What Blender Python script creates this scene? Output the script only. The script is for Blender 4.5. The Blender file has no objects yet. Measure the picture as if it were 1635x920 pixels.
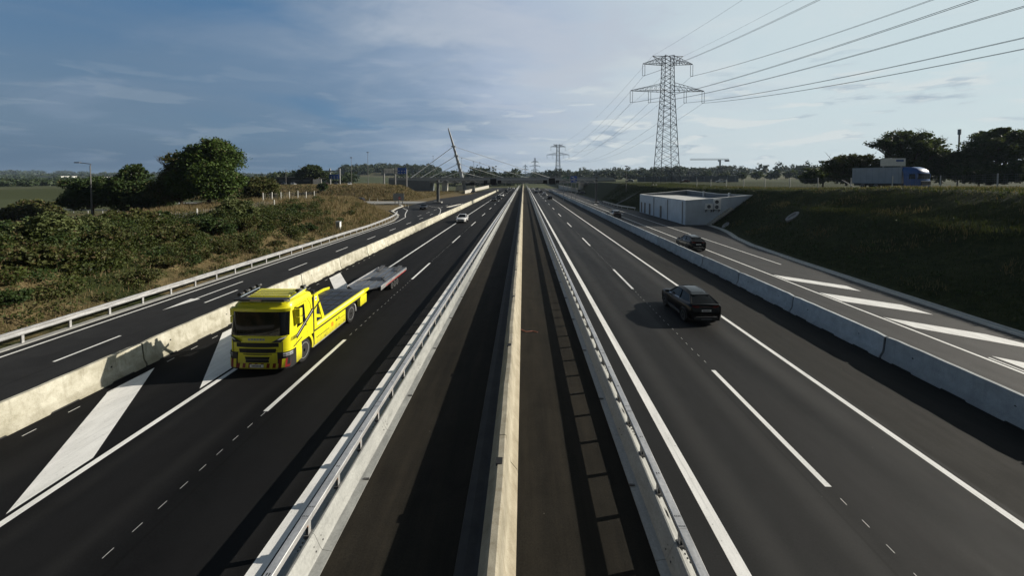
import bpy, math, random
import numpy as np
from mathutils import Vector, Matrix

random.seed(7)
S = bpy.context.scene
COL = S.collection
R = math.radians

# ---------------------------------------------------------------- camera
cam_d = bpy.data.cameras.new("camera")
cam = bpy.data.objects.new("camera", cam_d)
COL.objects.link(cam)
cam.location = (0, 0, 8.095)
cam.rotation_euler = (R(90 - 2.0), 0, R(1.71))
cam_d.sensor_width = 36
cam_d.lens = 620 / 1635 * 36
cam_d.shift_y = -(460 - 306.6) / 1635
cam_d.clip_start = 0.1
cam_d.clip_end = 12000
S.camera = cam

# ---------------------------------------------------------------- light
SUN_EL, SUN_AZ = 24.5, 13.0          # azimuth measured from +X towards +Y
sd = Vector((math.cos(R(SUN_EL)) * math.cos(R(SUN_AZ)), math.cos(R(SUN_EL)) * math.sin(R(SUN_AZ)), math.sin(R(SUN_EL))))
ld = bpy.data.lights.new("sun", 'SUN')
ld.energy = 4.6
ld.angle = R(0.55)
ld.color = (1.0, 0.92, 0.79)
sun = bpy.data.objects.new("sun", ld)
COL.objects.link(sun)
sun.rotation_euler = sd.to_track_quat('Z', 'Y').to_euler()

S.view_settings.view_transform = 'Standard'
S.view_settings.look = 'None'
S.view_settings.exposure = 0.40
S.view_settings.gamma = 1.0

W = bpy.data.worlds.new("World")
S.world = W
W.use_nodes = True
nt = W.node_tree
nt.nodes.clear()


class NT:
    """tiny helper to write node trees"""
    def __init__(s, tree):
        s.t = tree

    def n(s, typ, props=None, **inp):
        nd = s.t.nodes.new(typ)
        for k, v in (props or {}).items():
            setattr(nd, k, v)
        for k, v in inp.items():
            key = int(k[1:]) if k[0] == 'i' and k[1:].isdigit() else k.replace('_', ' ')
            s.set(nd.inputs[key], v)
        return nd

    def set(s, sock, v):
        if isinstance(v, bpy.types.NodeSocket):
            s.t.links.new(v, sock)
        elif isinstance(v, bpy.types.Node):
            s.t.links.new(v.outputs[0], sock)
        else:
            if sock.type == 'RGBA' and hasattr(v, '__len__') and len(v) == 3:
                v = (*v, 1)
            sock.default_value = v

    def math(s, op, a, b=0.0, c=0.0, clamp=False):
        nd = s.t.nodes.new('ShaderNodeMath')
        nd.operation = op
        nd.use_clamp = clamp
        s.set(nd.inputs[0], a); s.set(nd.inputs[1], b); s.set(nd.inputs[2], c)
        return nd.outputs[0]

    def mix(s, f, a, b, mode='MIX'):
        nd = s.t.nodes.new('ShaderNodeMix')
        nd.data_type = 'RGBA'; nd.blend_type = mode
        s.set(nd.inputs[0], f); s.set(nd.inputs[6], a); s.set(nd.inputs[7], b)
        return nd.outputs[2]

    def ramp(s, f, stops):
        nd = s.t.nodes.new('ShaderNodeValToRGB')
        e = nd.color_ramp.elements
        while len(e) < len(stops):
            e.new(0.5)
        for i, (p, c) in enumerate(stops):
            e[i].position = p
            e[i].color = (c, c, c, 1) if not hasattr(c, '__len__') else (*c, 1)
        s.set(nd.inputs[0], f)
        return nd.outputs[0]

    def noise(s, vec, scale, detail=4, rough=0.55, dist=0.0):
        nd = s.n('ShaderNodeTexNoise', None, Scale=scale, Detail=detail, Roughness=rough, Distortion=dist)
        if vec is not None:
            s.set(nd.inputs['Vector'], vec)
        return nd.outputs[0]

    def maprange(s, v, a, b, c=0.0, d=1.0, smooth=False):
        nd = s.t.nodes.new('ShaderNodeMapRange')
        nd.interpolation_type = 'SMOOTHSTEP' if smooth else 'LINEAR'
        nd.clamp = True
        s.set(nd.inputs[0], v)
        for i, q in enumerate((a, b, c, d)):
            s.set(nd.inputs[1 + i], q)
        return nd.outputs[0]


def build_sky():
    t = NT(nt)
    out = t.n('ShaderNodeOutputWorld')
    bg = t.n('ShaderNodeBackground', None, Strength=0.082)
    t.t.links.new(bg.outputs[0], out.inputs[0])
    sky = t.n('ShaderNodeTexSky', {'sky_type': 'NISHITA', 'sun_disc': False})
    sky.sun_elevation = R(SUN_EL)
    sky.sun_rotation = R(90 - SUN_AZ)
    sky.air_density = 1.0
    sky.dust_density = 1.3
    sky.ozone_density = 1.2
    tc = t.n('ShaderNodeTexCoord').outputs['Generated']
    sp = t.n('ShaderNodeSeparateXYZ', None, Vector=tc)
    x, y, z = sp.outputs
    zz = t.math('ADD', t.math('MAXIMUM', z, 0.0), 0.10)
    u = t.math('DIVIDE', x, zz)
    v = t.math('DIVIDE', y, zz)
    # broad soft cloud veil
    p1 = t.n('ShaderNodeCombineXYZ', None, X=t.math('ADD', t.math('MULTIPLY', u, 0.50), t.math('MULTIPLY', v, 0.10)),
             Y=t.math('SUBTRACT', t.math('MULTIPLY', v, 0.75), t.math('MULTIPLY', u, 0.22)), Z=3.1).outputs[0]
    n1 = t.noise(p1, 0.75, 5, 0.50, 0.5)
    p2 = t.n('ShaderNodeCombineXYZ', None, X=t.math('ADD', t.math('MULTIPLY', u, 0.8), t.math('MULTIPLY', v, 0.25)), Y=v, Z=9.7).outputs[0]
    n2 = t.noise(p2, 1.25, 8, 0.56, 0.7)
    p0 = t.n('ShaderNodeCombineXYZ', None, X=t.math('MULTIPLY', u, 0.7), Y=v, Z=6.2).outputs[0]
    n0 = t.noise(p0, 0.55, 6, 0.55, 0.6)
    xw = t.math('ADD', x, t.math('MULTIPLY', t.math('SUBTRACT', n0, 0.5), 0.7))
    right = t.maprange(xw, -0.70, 0.60, 0.0, 1.0, True)
    veil = t.maprange(t.math('ADD', n1, t.math('ADD', t.math('MULTIPLY', right, 0.15), t.maprange(t.math('ABSOLUTE', t.math('SUBTRACT', xw, -0.04)), 0.0, 0.75, 0.13, 0.0, True))), 0.41, 0.57, 0.0, 1.0, True)
    wisp = t.maprange(t.math('ADD', n2, t.math('MULTIPLY', right, 0.05)), 0.50, 0.72, 0.0, 1.0, True)
    # heaped and layered clouds low over the horizon
    az = t.math('ARCTAN2', x, y)
    p3 = t.n('ShaderNodeCombineXYZ', None, X=t.math('MULTIPLY', az, 3.0), Y=t.math('MULTIPLY', z, 15.0), Z=4.3).outputs[0]
    n3 = t.noise(p3, 2.3, 7, 0.52, 0.25)
    band = t.math('MULTIPLY', t.maprange(z, 0.015, 0.05, 0, 1, True), t.maprange(z, 0.13, 0.30, 1, 0, True))
    heap = t.math('MULTIPLY', t.maprange(n3, 0.53, 0.63, 0, 1, True), t.math('MULTIPLY', band, t.maprange(x, -0.30, 0.25, 0.10, 0.9, True)))
    n3b = t.noise(t.n('ShaderNodeVectorMath', {'operation': 'ADD'}, i0=p3, i1=(0.05, 0.32, 0)).outputs[0], 2.3, 7, 0.52, 0.25)
    top_lit = t.maprange(t.math('SUBTRACT', n3, n3b), -0.03, 0.07, 0, 1, True)
    lat = t.maprange(t.math('ADD', t.math('MULTIPLY', x, 0.65), t.math('MULTIPLY', xw, 0.35)), -0.75, 0.80, 0.0, 1.0)
    air = t.ramp(lat, [(0.0, (0.040, 0.135, 0.280)), (0.34, (0.080, 0.200, 0.370)), (0.52, (0.150, 0.275, 0.440)), (0.72, (0.30, 0.445, 0.545)), (1.0, (0.53, 0.67, 0.70))])
    air = t.n('ShaderNodeVectorMath', {'operation': 'SCALE'}, i0=air, Scale=10.0).outputs[0]
    base = t.mix(0.22, air, sky.outputs[0])
    veilc = t.ramp(right, [(0.0, (0.150, 0.222, 0.320)), (0.25, (0.240, 0.315, 0.420)), (0.48, (0.390, 0.460, 0.575)), (1.0, (0.55, 0.63, 0.67))])
    veilc = t.n('ShaderNodeVectorMath', {'operation': 'SCALE'}, i0=veilc, Scale=10.0).outputs[0]
    c = t.mix(t.math('MULTIPLY', veil, t.maprange(xw, -0.85, 0.0, 0.30, 0.92)), base, veilc)
    # blue-grey murk low in the west
    murk = t.math('MULTIPLY', t.maprange(x, -0.20, -0.78, 0, 0.80, True), t.maprange(z, 0.40, 0.03, 0.05, 1, True))
    c = t.mix(murk, c, t.mix(t.maprange(z, 0.02, 0.11, 0, 1, True), (0.84, 1.42, 2.20), (1.35, 2.0, 2.75)))
    wispc = t.mix(right, (2.2, 2.9, 3.9), (6.0, 6.5, 6.8))
    c = t.mix(t.math('MULTIPLY', wisp, t.math('ADD', 0.30, t.math('MULTIPLY', right, 0.50))), c, wispc)
    p4 = t.n('ShaderNodeCombineXYZ', None, X=t.math('ADD', t.math('MULTIPLY', u, 0.9), t.math('MULTIPLY', v, -0.3)), Y=t.math('MULTIPLY', v, 1.1), Z=22.4).outputs[0]
    n4 = t.noise(p4, 1.5, 8, 0.58, 0.35)
    mid = t.maprange(t.math('ABSOLUTE', t.math('SUBTRACT', xw, 0.12)), 0.10, 0.65, 1.0, 0.0, True)
    bil = t.math('MULTIPLY', t.maprange(n4, 0.46, 0.66, 0, 1, True), t.math('MULTIPLY', mid, t.maprange(z, 0.10, 0.24, 0.25, 1, True)))
    c = t.mix(t.math('MULTIPLY', bil, 0.75), c, (4.5, 5.0, 5.8))
    glow = t.math('MULTIPLY', t.maprange(x, 0.10, 0.85, 0, 0.60, True), t.maprange(z, 0.60, 0.0, 0.6, 1, True))
    c = t.mix(glow, c, (5.3, 6.6, 6.9))
    low = t.math('MULTIPLY', t.maprange(x, -0.45, 0.25, 0, 0.6, True), t.maprange(z, 0.0, 0.22, 1, 0, True))
    c = t.mix(low, c, t.mix(t.maprange(x, -.3, .5), (2.9, 3.6, 4.3), (5.4, 6.1, 6.3)))
    heapc = t.mix(top_lit, (3.1, 3.85, 4.7), (6.3, 6.75, 6.8))
    c = t.mix(t.math('MULTIPLY', heap, 0.85), c, heapc)
    # sky behind and overhead is dimmed by hand to cut the fill light
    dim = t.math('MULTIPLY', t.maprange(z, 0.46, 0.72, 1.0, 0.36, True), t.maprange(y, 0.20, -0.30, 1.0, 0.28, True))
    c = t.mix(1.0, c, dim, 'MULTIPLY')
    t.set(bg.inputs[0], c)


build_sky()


# ---------------------------------------------------------------- materials
def new_mat(name):
    m = bpy.data.materials.new(name)
    m.use_nodes = True
    m.node_tree.nodes.clear()
    t = NT(m.node_tree)
    out = t.n('ShaderNodeOutputMaterial')
    b = t.n('ShaderNodeBsdfPrincipled')
    t.t.links.new(b.outputs[0], out.inputs[0])
    return m, t, b, out


def simple(name, col, rough=0.5, metal=0.0, vary=0.12, scale=3.0, bump=0.0, bscale=40, coat=0.0, spec=0.5):
    m, t, b, out = new_mat(name)
    pos = t.n('ShaderNodeTexCoord').outputs['Object']
    n = t.noise(pos, scale, 5, 0.6)
    f = t.maprange(n, 0.3, 0.7, 1 - vary, 1 + vary)
    t.set(b.inputs['Base Color'], t.mix(1.0, col, f, 'MULTIPLY'))
    b.inputs['Roughness'].default_value = rough
    b.inputs['Metallic'].default_value = metal
    b.inputs['Coat Weight'].default_value = coat
    b.inputs['Coat Roughness'].default_value = 0.05
    b.inputs['Specular IOR Level'].default_value = spec
    if bump:
        bn = t.n('ShaderNodeBump', None, Strength=bump, Distance=0.02, Height=t.noise(pos, bscale, 4, 0.6))
        t.set(b.inputs['Normal'], bn)
    return m


def asphalt(name, col, tint, rough, track=True, dust=0.0, dustcol=(0.10, 0.085, 0.065), tracks=(), spec=0.5):
    m, t, b, out = new_mat(name)
    pos = t.n('ShaderNodeNewGeometry').outputs['Position']
    sp = t.n('ShaderNodeSeparateXYZ', None, Vector=pos)
    x, y, z = sp.outputs
    big = t.noise(t.n('ShaderNodeVectorMath', {'operation': 'MULTIPLY'}, i0=pos, i1=(0.55, 0.05, 1)).outputs[0], 1.0, 5, 0.6)
    med = t.noise(t.n('ShaderNodeVectorMath', {'operation': 'MULTIPLY'}, i0=pos, i1=(1.0, 0.25, 1)).outputs[0], 2.2, 6, 0.65)
    fine = t.noise(pos, 26, 5, 0.85)
    c = t.mix(t.maprange(big, 0.35, 0.65), col, tint)
    c = t.mix(1.0, c, t.maprange(med, 0.3, 0.7, 0.86, 1.14), 'MULTIPLY')
    c = t.mix(1.0, c, t.maprange(fine, 0.34, 0.66, 0.50, 1.55), 'MULTIPLY')
    mott = t.noise(pos, 0.9, 8, 0.72, 0.6)
    c = t.mix(1.0, c, t.maprange(mott, 0.36, 0.64, 0.82, 1.20), 'MULTIPLY')
    # bitumen bleeding and polish in the wheel tracks
    for tx, w, amt in tracks:
        d = t.math('ABSOLUTE', t.math('SUBTRACT', x, tx))
        wob = t.math('MULTIPLY', t.math('SUBTRACT', big, 0.5), 0.6)
        k = t.maprange(t.math('ADD', d, wob), 0.0, w, 1.0, 0.0, True)
        c = t.mix(t.math('MULTIPLY', k, abs(amt)), c, (0.012, 0.012, 0.013) if amt > 0 else (0.085, 0.083, 0.080))
    for sx_, w_ in ((-8.55, .05), (7.62, .05), (18.9, .04), (-20.3, .04)):
        d = t.math('ABSOLUTE', t.math('SUBTRACT', x, t.math('ADD', sx_, t.math('MULTIPLY', t.math('SUBTRACT', big, 0.5), 0.12))))
        c = t.mix(t.maprange(d, w_ * .4, w_, 0.55, 0.0), c, (0.004, 0.004, 0.004))
    if dust:
        dn = t.noise(t.n('ShaderNodeVectorMath', {'operation': 'MULTIPLY'}, i0=pos, i1=(1.6, 0.10, 1)).outputs[0], 1.3, 7, 0.68)
        dn2 = t.noise(pos, 3.0, 8, 0.7)
        k = t.math('MULTIPLY', t.maprange(dn, 0.40, 0.72), t.maprange(dn2, 0.30, 0.65, 0.45, 1.0))
        c = t.mix(t.math('MULTIPLY', k, dust), c, dustcol)
    # grit and pale specks
    vo = t.n('ShaderNodeTexVoronoi', {'feature': 'F1'}, Vector=pos, Scale=1.7)
    speck = t.maprange(vo.outputs['Distance'], 0.012, 0.03, 1, 0)
    gate = t.maprange(t.n('ShaderNodeSeparateColor', None, Color=vo.outputs['Color']).outputs[0], 0.80, 0.82)
    c = t.mix(t.math('MULTIPLY', t.math('MULTIPLY', speck, gate), 0.5), c, (0.30, 0.28, 0.25))
    t.set(b.inputs['Base Color'], c)
    t.set(b.inputs['Roughness'], t.maprange(med, 0.3, 0.7, rough - 0.06, rough + 0.06))
    b.inputs['Specular IOR Level'].default_value = spec
    bn = t.n('ShaderNodeBump', None, Strength=0.35, Distance=0.012, Height=fine)
    t.set(b.inputs['Normal'], bn)
    return m


def concrete(name, lo, hi, dirt=(0.09, 0.075, 0.05), stain=0.5, rough=0.85):
    m, t, b, out = new_mat(name)
    pos = t.n('ShaderNodeNewGeometry').outputs['Position']
    sp = t.n('ShaderNodeSeparateXYZ', None, Vector=pos)
    n = t.noise(pos, 1.7, 7, 0.65, 0.3)
    n2 = t.noise(t.n('ShaderNodeVectorMath', {'operation': 'MULTIPLY'}, i0=pos, i1=(1, 1.8, 0.35)).outputs[0], 2.4, 7, 0.7)
    fine = t.noise(pos, 38, 4, 0.7)
    c = t.mix(t.maprange(n, 0.35, 0.66), lo, hi)
    c = t.mix(t.math('MULTIPLY', t.maprange(n2, 0.52, 0.74), stain), c, dirt)
    # splash dirt near the foot of the concrete
    foot = t.maprange(t.math('ADD', sp.outputs[2], t.math('MULTIPLY', t.math('SUBTRACT', n2, 0.5), 0.22)), 0.20, 0.31, 0.50, 0.0, True)
    c = t.mix(t.math('MULTIPLY', foot, stain), c, dirt)
    c = t.mix(1.0, c, t.maprange(fine, 0.3, 0.7, 0.85, 1.15), 'MULTIPLY')
    oi = t.n('ShaderNodeObjectInfo').outputs['Random']
    c = t.mix(1.0, c, t.mix(oi, (0.80, 0.79, 0.76), (1.10, 1.10, 1.08)), 'MULTIPLY')
    vo = t.n('ShaderNodeTexVoronoi', {'feature': 'F1'}, Vector=pos, Scale=9.0)
    pit = t.maprange(vo.outputs['Distance'], 0.06, 0.12, 0.5, 0)
    c = t.mix(pit, c, dirt)
    t.set(b.inputs['Base Color'], c)
    b.inputs['Roughness'].default_value = rough
    bn = t.n('ShaderNodeBump', None, Strength=0.3, Distance=0.01, Height=t.math('ADD', t.math('MULTIPLY', n, 2.0), fine))
    t.set(b.inputs['Normal'], bn)
    return m


def paint_mark(name):
    m, t, b, out = new_mat(name)
    pos = t.n('ShaderNodeNewGeometry').outputs['Position']
    n = t.noise(t.n('ShaderNodeVectorMath', {'operation': 'MULTIPLY'}, i0=pos, i1=(1.2, 0.35, 1)).outputs[0], 2.0, 7, 0.66)
    fine = t.noise(pos, 34, 4, 0.75)
    c = t.mix(t.maprange(n, 0.35, 0.68), (0.86, 0.86, 0.84), (0.66, 0.66, 0.64))
    c = t.mix(t.maprange(fine, 0.56, 0.72, 0, 0.42), c, (0.22, 0.22, 0.22))
    chip = t.math('MULTIPLY', t.maprange(t.noise(pos, 11, 6, 0.8), 0.60, 0.66), t.maprange(n, 0.42, 0.62, 0.15, 0.9))
    c = t.mix(chip, c, (0.045, 0.045, 0.045))
    scuff = t.noise(t.n('ShaderNodeVectorMath', {'operation': 'MULTIPLY'}, i0=pos, i1=(9.0, 0.12, 1)).outputs[0], 1.0, 5, 0.7)
    c = t.mix(t.maprange(scuff, 0.58, 0.72, 0, 0.38), c, (0.16, 0.16, 0.16))
    t.set(b.inputs['Base Color'], c)
    b.inputs['Roughness'].default_value = 0.7
    t.set(b.inputs['Normal'], t.n('ShaderNodeBump', None, Strength=0.6, Distance=0.01, Height=fine))
    return m


def steel(name, base=0.42, rough=0.48, metal=0.55, tint=(1, 1, 1)):
    m, t, b, out = new_mat(name)
    pos = t.n('ShaderNodeNewGeometry').outputs['Position']
    n = t.noise(t.n('ShaderNodeVectorMath', {'operation': 'MULTIPLY'}, i0=pos, i1=(3, 0.8, 3)).outputs[0], 2.0, 6, 0.6)
    vo = t.n('ShaderNodeTexVoronoi', None, Vector=pos, Scale=26.0)
    sep = t.n('ShaderNodeSeparateColor', None, Color=vo.outputs['Color'])
    f = t.math('MULTIPLY', t.maprange(n, 0.3, 0.7, 0.78, 1.15), t.maprange(sep.outputs[0], 0, 1, 0.90, 1.08))
    c = t.mix(1.0, tuple(base * q for q in tint), f, 'MULTIPLY')
    t.set(b.inputs['Base Color'], c)
    b.inputs['Metallic'].default_value = metal
    t.set(b.inputs['Roughness'], t.maprange(n, 0.3, 0.7, rough - 0.08, rough + 0.1))
    return m


def foliage(name, dark, light, dry=(0.075, 0.066, 0.025), dryamt=0.15, trans=0.25, scale=0.5):
    m, t, b, out = new_mat(name)
    geo = t.n('ShaderNodeNewGeometry')
    rnd = geo.outputs['Random Per Island']
    n = t.noise(geo.outputs['Position'], scale, 4, 0.6)
    c = t.mix(t.math('MULTIPLY', t.math('ADD', t.maprange(n, 0.35, 0.65), rnd), 0.5), dark, light)
    c = t.mix(t.maprange(rnd, 1 - dryamt, 1 - dryamt * 0.6), c, dry)
    t.set(b.inputs['Base Color'], c)
    b.inputs['Roughness'].default_value = 0.6
    b.inputs['Specular IOR Level'].default_value = 0.25
    tr = t.n('ShaderNodeBsdfTranslucent')
    t.set(tr.inputs[0], t.mix(0.4, c, (0.10, 0.13, 0.02)))
    mx = t.n('ShaderNodeMixShader', None, Fac=trans)
    t.t.links.new(b.outputs[0], mx.inputs[1]); t.t.links.new(tr.outputs[0], mx.inputs[2])
    t.t.links.new(mx.outputs[0], out.inputs[0])
    return m


def glass(name, col=(0.006, 0.007, 0.008), rough=0.05):
    m, t, b, out = new_mat(name)
    b.inputs['Base Color'].default_value = (*col, 1)
    b.inputs['Roughness'].default_value = rough
    b.inputs['Specular IOR Level'].default_value = 0.3
    return m


def ground_mat():
    m, t, b, out = new_mat("ground_grass")
    pos = t.n('ShaderNodeNewGeometry').outputs['Position']
    sp = t.n('ShaderNodeSeparateXYZ', None, Vector=pos)
    x, y, z = sp.outputs
    n = t.noise(pos, 0.22, 7, 0.65, 0.4)
    n2 = t.noise(pos, 1.6, 7, 0.68)
    fine = t.noise(pos, 14, 4, 0.7)
    green = t.mix(t.maprange(n2, 0.35, 0.68), (0.016, 0.024, 0.008), (0.045, 0.052, 0.017))
    dry = t.mix(t.maprange(n2, 0.35, 0.66), (0.080, 0.062, 0.030), (0.20, 0.155, 0.082))
    # left banks are dry, right bank mown and green, far fields mixed
    left = t.math('MULTIPLY', t.maprange(x, -8, -20, 0, 1), t.maprange(x, -150, -80, 0, 1))
    near = t.maprange(y, 190, 320, 1, 0)
    far_ = t.maprange(n, 0.45, 0.60)
    k = t.math('MULTIPLY', left, t.math('MULTIPLY', near, t.maprange(t.math('ADD', n, t.maprange(y, 30, 80, -0.02, 0.16)), 0.42, 0.56)))
    c = t.mix(k, green, dry)
    # fields on the plain: long parcels
    br = t.n('ShaderNodeTexVoronoi', {'feature': 'F1'}, Scale=0.0055,
             Vector=t.n('ShaderNodeVectorMath', {'operation': 'MULTIPLY'}, i0=pos, i1=(0.55, 1.4, 0)).outputs[0])
    pc = t.n('ShaderNodeSeparateColor', None, Color=br.outputs['Color']).outputs[0]
    field = t.ramp(pc, [(0.0, (0.045, 0.056, 0.026)), (0.35, (0.075, 0.088, 0.042)), (0.6, (0.12, 0.112, 0.070)), (1.0, (0.055, 0.070, 0.030))])
    c = t.mix(t.math('MAXIMUM', t.maprange(y, 210, 300, 0, 0.9), t.math('MULTIPLY', t.maprange(x, -80, -115, 0, 0.9), t.maprange(y, 60, 90))), c, field)
    c = t.mix(1.0, c, t.maprange(fine, 0.3, 0.7, 0.7, 1.3), 'MULTIPLY')
    # bare earth bits on the right bank
    e = t.math('MULTIPLY', t.maprange(x, 24, 28), t.maprange(n2, 0.60, 0.72, 0, 0.55))
    c = t.mix(e, c, (0.13, 0.10, 0.065))
    t.set(b.inputs['Base Color'], c)
    b.inputs['Roughness'].default_value = 0.95
    b.inputs['Specular IOR Level'].default_value = 0.1
    t.set(b.inputs['Normal'], t.n('ShaderNodeBump', None, Strength=0.8, Distance=0.15, Height=t.math('ADD', n2, t.math('MULTIPLY', fine, 0.4))))
    return m


M = {}
M['ground'] = ground_mat()
M['asphalt_left'] = asphalt("fresh_asphalt", (0.0055, 0.0058, 0.0064), (0.0085, 0.0088, 0.0095), 0.88,
                            tracks=((-10.6, 1.2, 0.40), (-7.2, 1.1, 0.40), (-9.7, .5, -.07), (-11.6, .5, -.06), (-6.3, .5, -.07), (-14.2, .9, -.07)), spec=0.12)
M['asphalt_right'] = asphalt("worn_asphalt", (0.0062, 0.0068, 0.0072), (0.0106, 0.0113, 0.0117), 0.76,
                             tracks=((5.4, 0.65, -0.20), (7.3, 0.6, -0.18), (9.0, 0.9, 0.62), (10.6, 0.8, -0.26), (8.3, 0.4, 0.35), (6.4, .7, .30)), spec=0.22)
M['asphalt_shoulder'] = asphalt("shoulder_asphalt", (0.0072, 0.0075, 0.0068), (0.0108, 0.0110, 0.0098), 0.86, dust=0.3, dustcol=(0.036, 0.032, 0.026), spec=0.2)
M['asphalt_median'] = asphalt("dusty_median_asphalt", (0.0120, 0.0112, 0.0092), (0.0190, 0.0172, 0.0138), 0.90, dust=0.6, dustcol=(0.040, 0.034, 0.025), spec=0.1)
M['asphalt_ramp'] = asphalt("ramp_asphalt", (0.021, 0.0215, 0.0225), (0.029, 0.0292, 0.030), 0.76, tracks=((18.2, .6, 0.3), (19.8, .6, 0.25), (22, .9, -0.1)), spec=0.28)
M['asphalt_slip'] = asphalt("slip_road_asphalt", (0.017, 0.0175, 0.0185), (0.021, 0.0215, 0.0225), 0.88, spec=0.18)
M['mark'] = paint_mark("white_road_paint")
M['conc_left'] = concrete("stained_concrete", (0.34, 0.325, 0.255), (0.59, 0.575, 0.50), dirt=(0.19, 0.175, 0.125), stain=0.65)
M['conc_right'] = concrete("clean_shade_blue_concrete", (0.36, 0.39, 0.42), (0.50, 0.54, 0.57), dirt=(0.19, 0.20, 0.20), stain=0.35)  # blue of the shade is mixed into the clean concrete colour
M['conc_mid'] = concrete("median_concrete", (0.33, 0.30, 0.23), (0.50, 0.46, 0.37), dirt=(0.20, 0.16, 0.10), stain=0.65)
M['conc_grey'] = concrete("grey_concrete", (0.24, 0.24, 0.24), (0.34, 0.34, 0.33), dirt=(0.12, 0.12, 0.11), stain=0.4)
M['conc_pale'] = concrete("pale_concrete", (0.46, 0.45, 0.42), (0.60, 0.58, 0.54), dirt=(0.2, 0.19, 0.16), stain=0.4)
M['gutter'] = concrete('dark_gutter', (0.035, 0.036, 0.040), (0.060, 0.060, 0.062), dirt=(0.02, 0.018, 0.015))  # dark grey base colour over the whole gutter
M['galv'] = steel("galvanised_steel", 0.52, 0.46, 0.55, (1, 1.0, 1.0))
M['galv_base'] = steel("barrier_plate_steel", 0.30, 0.58, 0.30, (1.0, 1.02, 0.98))
M['galv_dark'] = steel("dark_weathered_steel", 0.14, 0.6, 0.5)
M['lattice'] = steel("pylon_steel", 0.085, 0.6, 0.4, (0.9, 0.95, 1.0))
M['pole'] = steel("lamp_pole_steel", 0.36, 0.5, 0.4)
M['lamp_post'] = steel('lamp_post_steel', 0.14, 0.55, 0.4)
M['mast_grey'] = simple('pale_grey_mast_paint', (0.33, 0.35, 0.37), 0.5, vary=0.08)
M['fence_post'] = simple('pale_fence_post', (0.55, 0.55, 0.52), 0.7)
M['wire'] = simple("conductor_aluminium", (0.10, 0.11, 0.12), 0.55, 0.5)
M['insul'] = simple("insulator_glass_brown", (0.06, 0.06, 0.065), 0.4)
M['rubber'] = simple("tyre_rubber", (0.016, 0.016, 0.016), 0.85, vary=0.2, scale=9)
M['rim'] = simple("alloy_rim", (0.62, 0.63, 0.64), 0.35, 0.8, vary=0.2, scale=12)
M['rim_dark'] = simple("dark_alloy", (0.10, 0.10, 0.105), 0.35, 0.7)
M['black_plastic'] = simple("black_plastic", (0.018, 0.018, 0.019), 0.55)
M['black'] = simple("matt_black", (0.010, 0.010, 0.010), 0.7)
M['glass'] = glass("tinted_glass")
M['car_black'] = simple("black_car_paint", (0.0022, 0.0022, 0.0026), 0.45, 0.0, vary=0.1, coat=0.35, spec=0.06)
M['car_dark'] = simple("dark_grey_car_paint", (0.009, 0.0095, 0.011), 0.35, 0.0, coat=0.6, spec=0.25)
M['car_white'] = simple("white_car_paint", (0.74, 0.74, 0.74), 0.3, 0.0, vary=0.04, coat=0.8)
M['car_silver'] = simple("silver_car_paint", (0.40, 0.41, 0.42), 0.32, 0.5, coat=0.8)
M['car_red'] = simple("dark_red_car_paint", (0.10, 0.014, 0.012), 0.3, 0.1, coat=0.8)
M['car_blue'] = simple("blue_truck_paint", (0.016, 0.085, 0.30), 0.35, 0.0, coat=0.5)
def dirty_paint(name, col, rough):
    m, t, b, out = new_mat(name)
    oc = t.n('ShaderNodeTexCoord').outputs['Object']
    z = t.n('ShaderNodeSeparateXYZ', None, Vector=oc).outputs[2]
    n = t.noise(oc, 2.6, 7, 0.66)
    n2 = t.noise(t.n('ShaderNodeVectorMath', {'operation': 'MULTIPLY'}, i0=oc, i1=(6, 6, 0.8)).outputs[0], 2.0, 6, 0.65)
    c = t.mix(t.maprange(n, 0.3, 0.7, 0, 0.22), col, tuple(q * 0.72 for q in col))
    k = t.math('MULTIPLY', t.maprange(t.math('ADD', z, t.math('MULTIPLY', t.math('SUBTRACT', n, 0.5), 0.5)), 0.25, 0.85, 0.60, 0.05), t.maprange(n2, 0.3, 0.6, 0.4, 1.0))
    c = t.mix(k, c, (0.16, 0.13, 0.06))
    t.set(b.inputs['Base Color'], c)
    t.set(b.inputs['Roughness'], t.maprange(n2, 0.3, 0.7, rough, rough + 0.22))
    b.inputs['Coat Weight'].default_value = 0.30
    b.inputs['Coat Roughness'].default_value = 0.12
    return m


M['yellow'] = dirty_paint('yellow_truck_paint', (0.78, 0.73, 0.012), 0.34)
M['yellow_lt'] = simple("pale_yellow_film", (0.84, 0.82, 0.28), 0.4, 0.0, vary=0.06)
M['red'] = simple("red_reflective_film", (0.50, 0.018, 0.014), 0.4)
M['red_dark'] = simple('dark_red_film', (0.16, 0.008, 0.008), 0.4)
M['orange'] = simple("orange_film", (0.75, 0.26, 0.02), 0.4)
M['lamp_red'] = simple("red_tail_lens", (0.10, 0.004, 0.004), 0.2, coat=0.8)
M['lamp_clear'] = simple("clear_lamp_lens", (0.55, 0.57, 0.60), 0.12, 0.3, coat=0.8)
M['chrome'] = simple("satin_chrome", (0.75, 0.76, 0.78), 0.2, 0.95, vary=0.05)
M['white'] = simple("white_enamel", (0.76, 0.76, 0.74), 0.45, vary=0.07)
M['bright_white'] = simple('bright_white_enamel', (0.86, 0.87, 0.87), 0.4, vary=0.04)
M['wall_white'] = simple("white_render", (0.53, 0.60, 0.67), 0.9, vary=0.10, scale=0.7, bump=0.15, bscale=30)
M['roof_felt'] = simple("pale_roof_gravel", (0.42, 0.43, 0.43), 0.9, vary=0.15, scale=2, bump=0.4, bscale=25)
M['door'] = simple("dark_grey_door", (0.045, 0.05, 0.058), 0.5)
M['sign_blue'] = simple("blue_sign_film", (0.012, 0.085, 0.42), 0.4, vary=0.05)
M['sign_green'] = simple("green_sign_film", (0.010, 0.12, 0.055), 0.4, vary=0.05)
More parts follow.
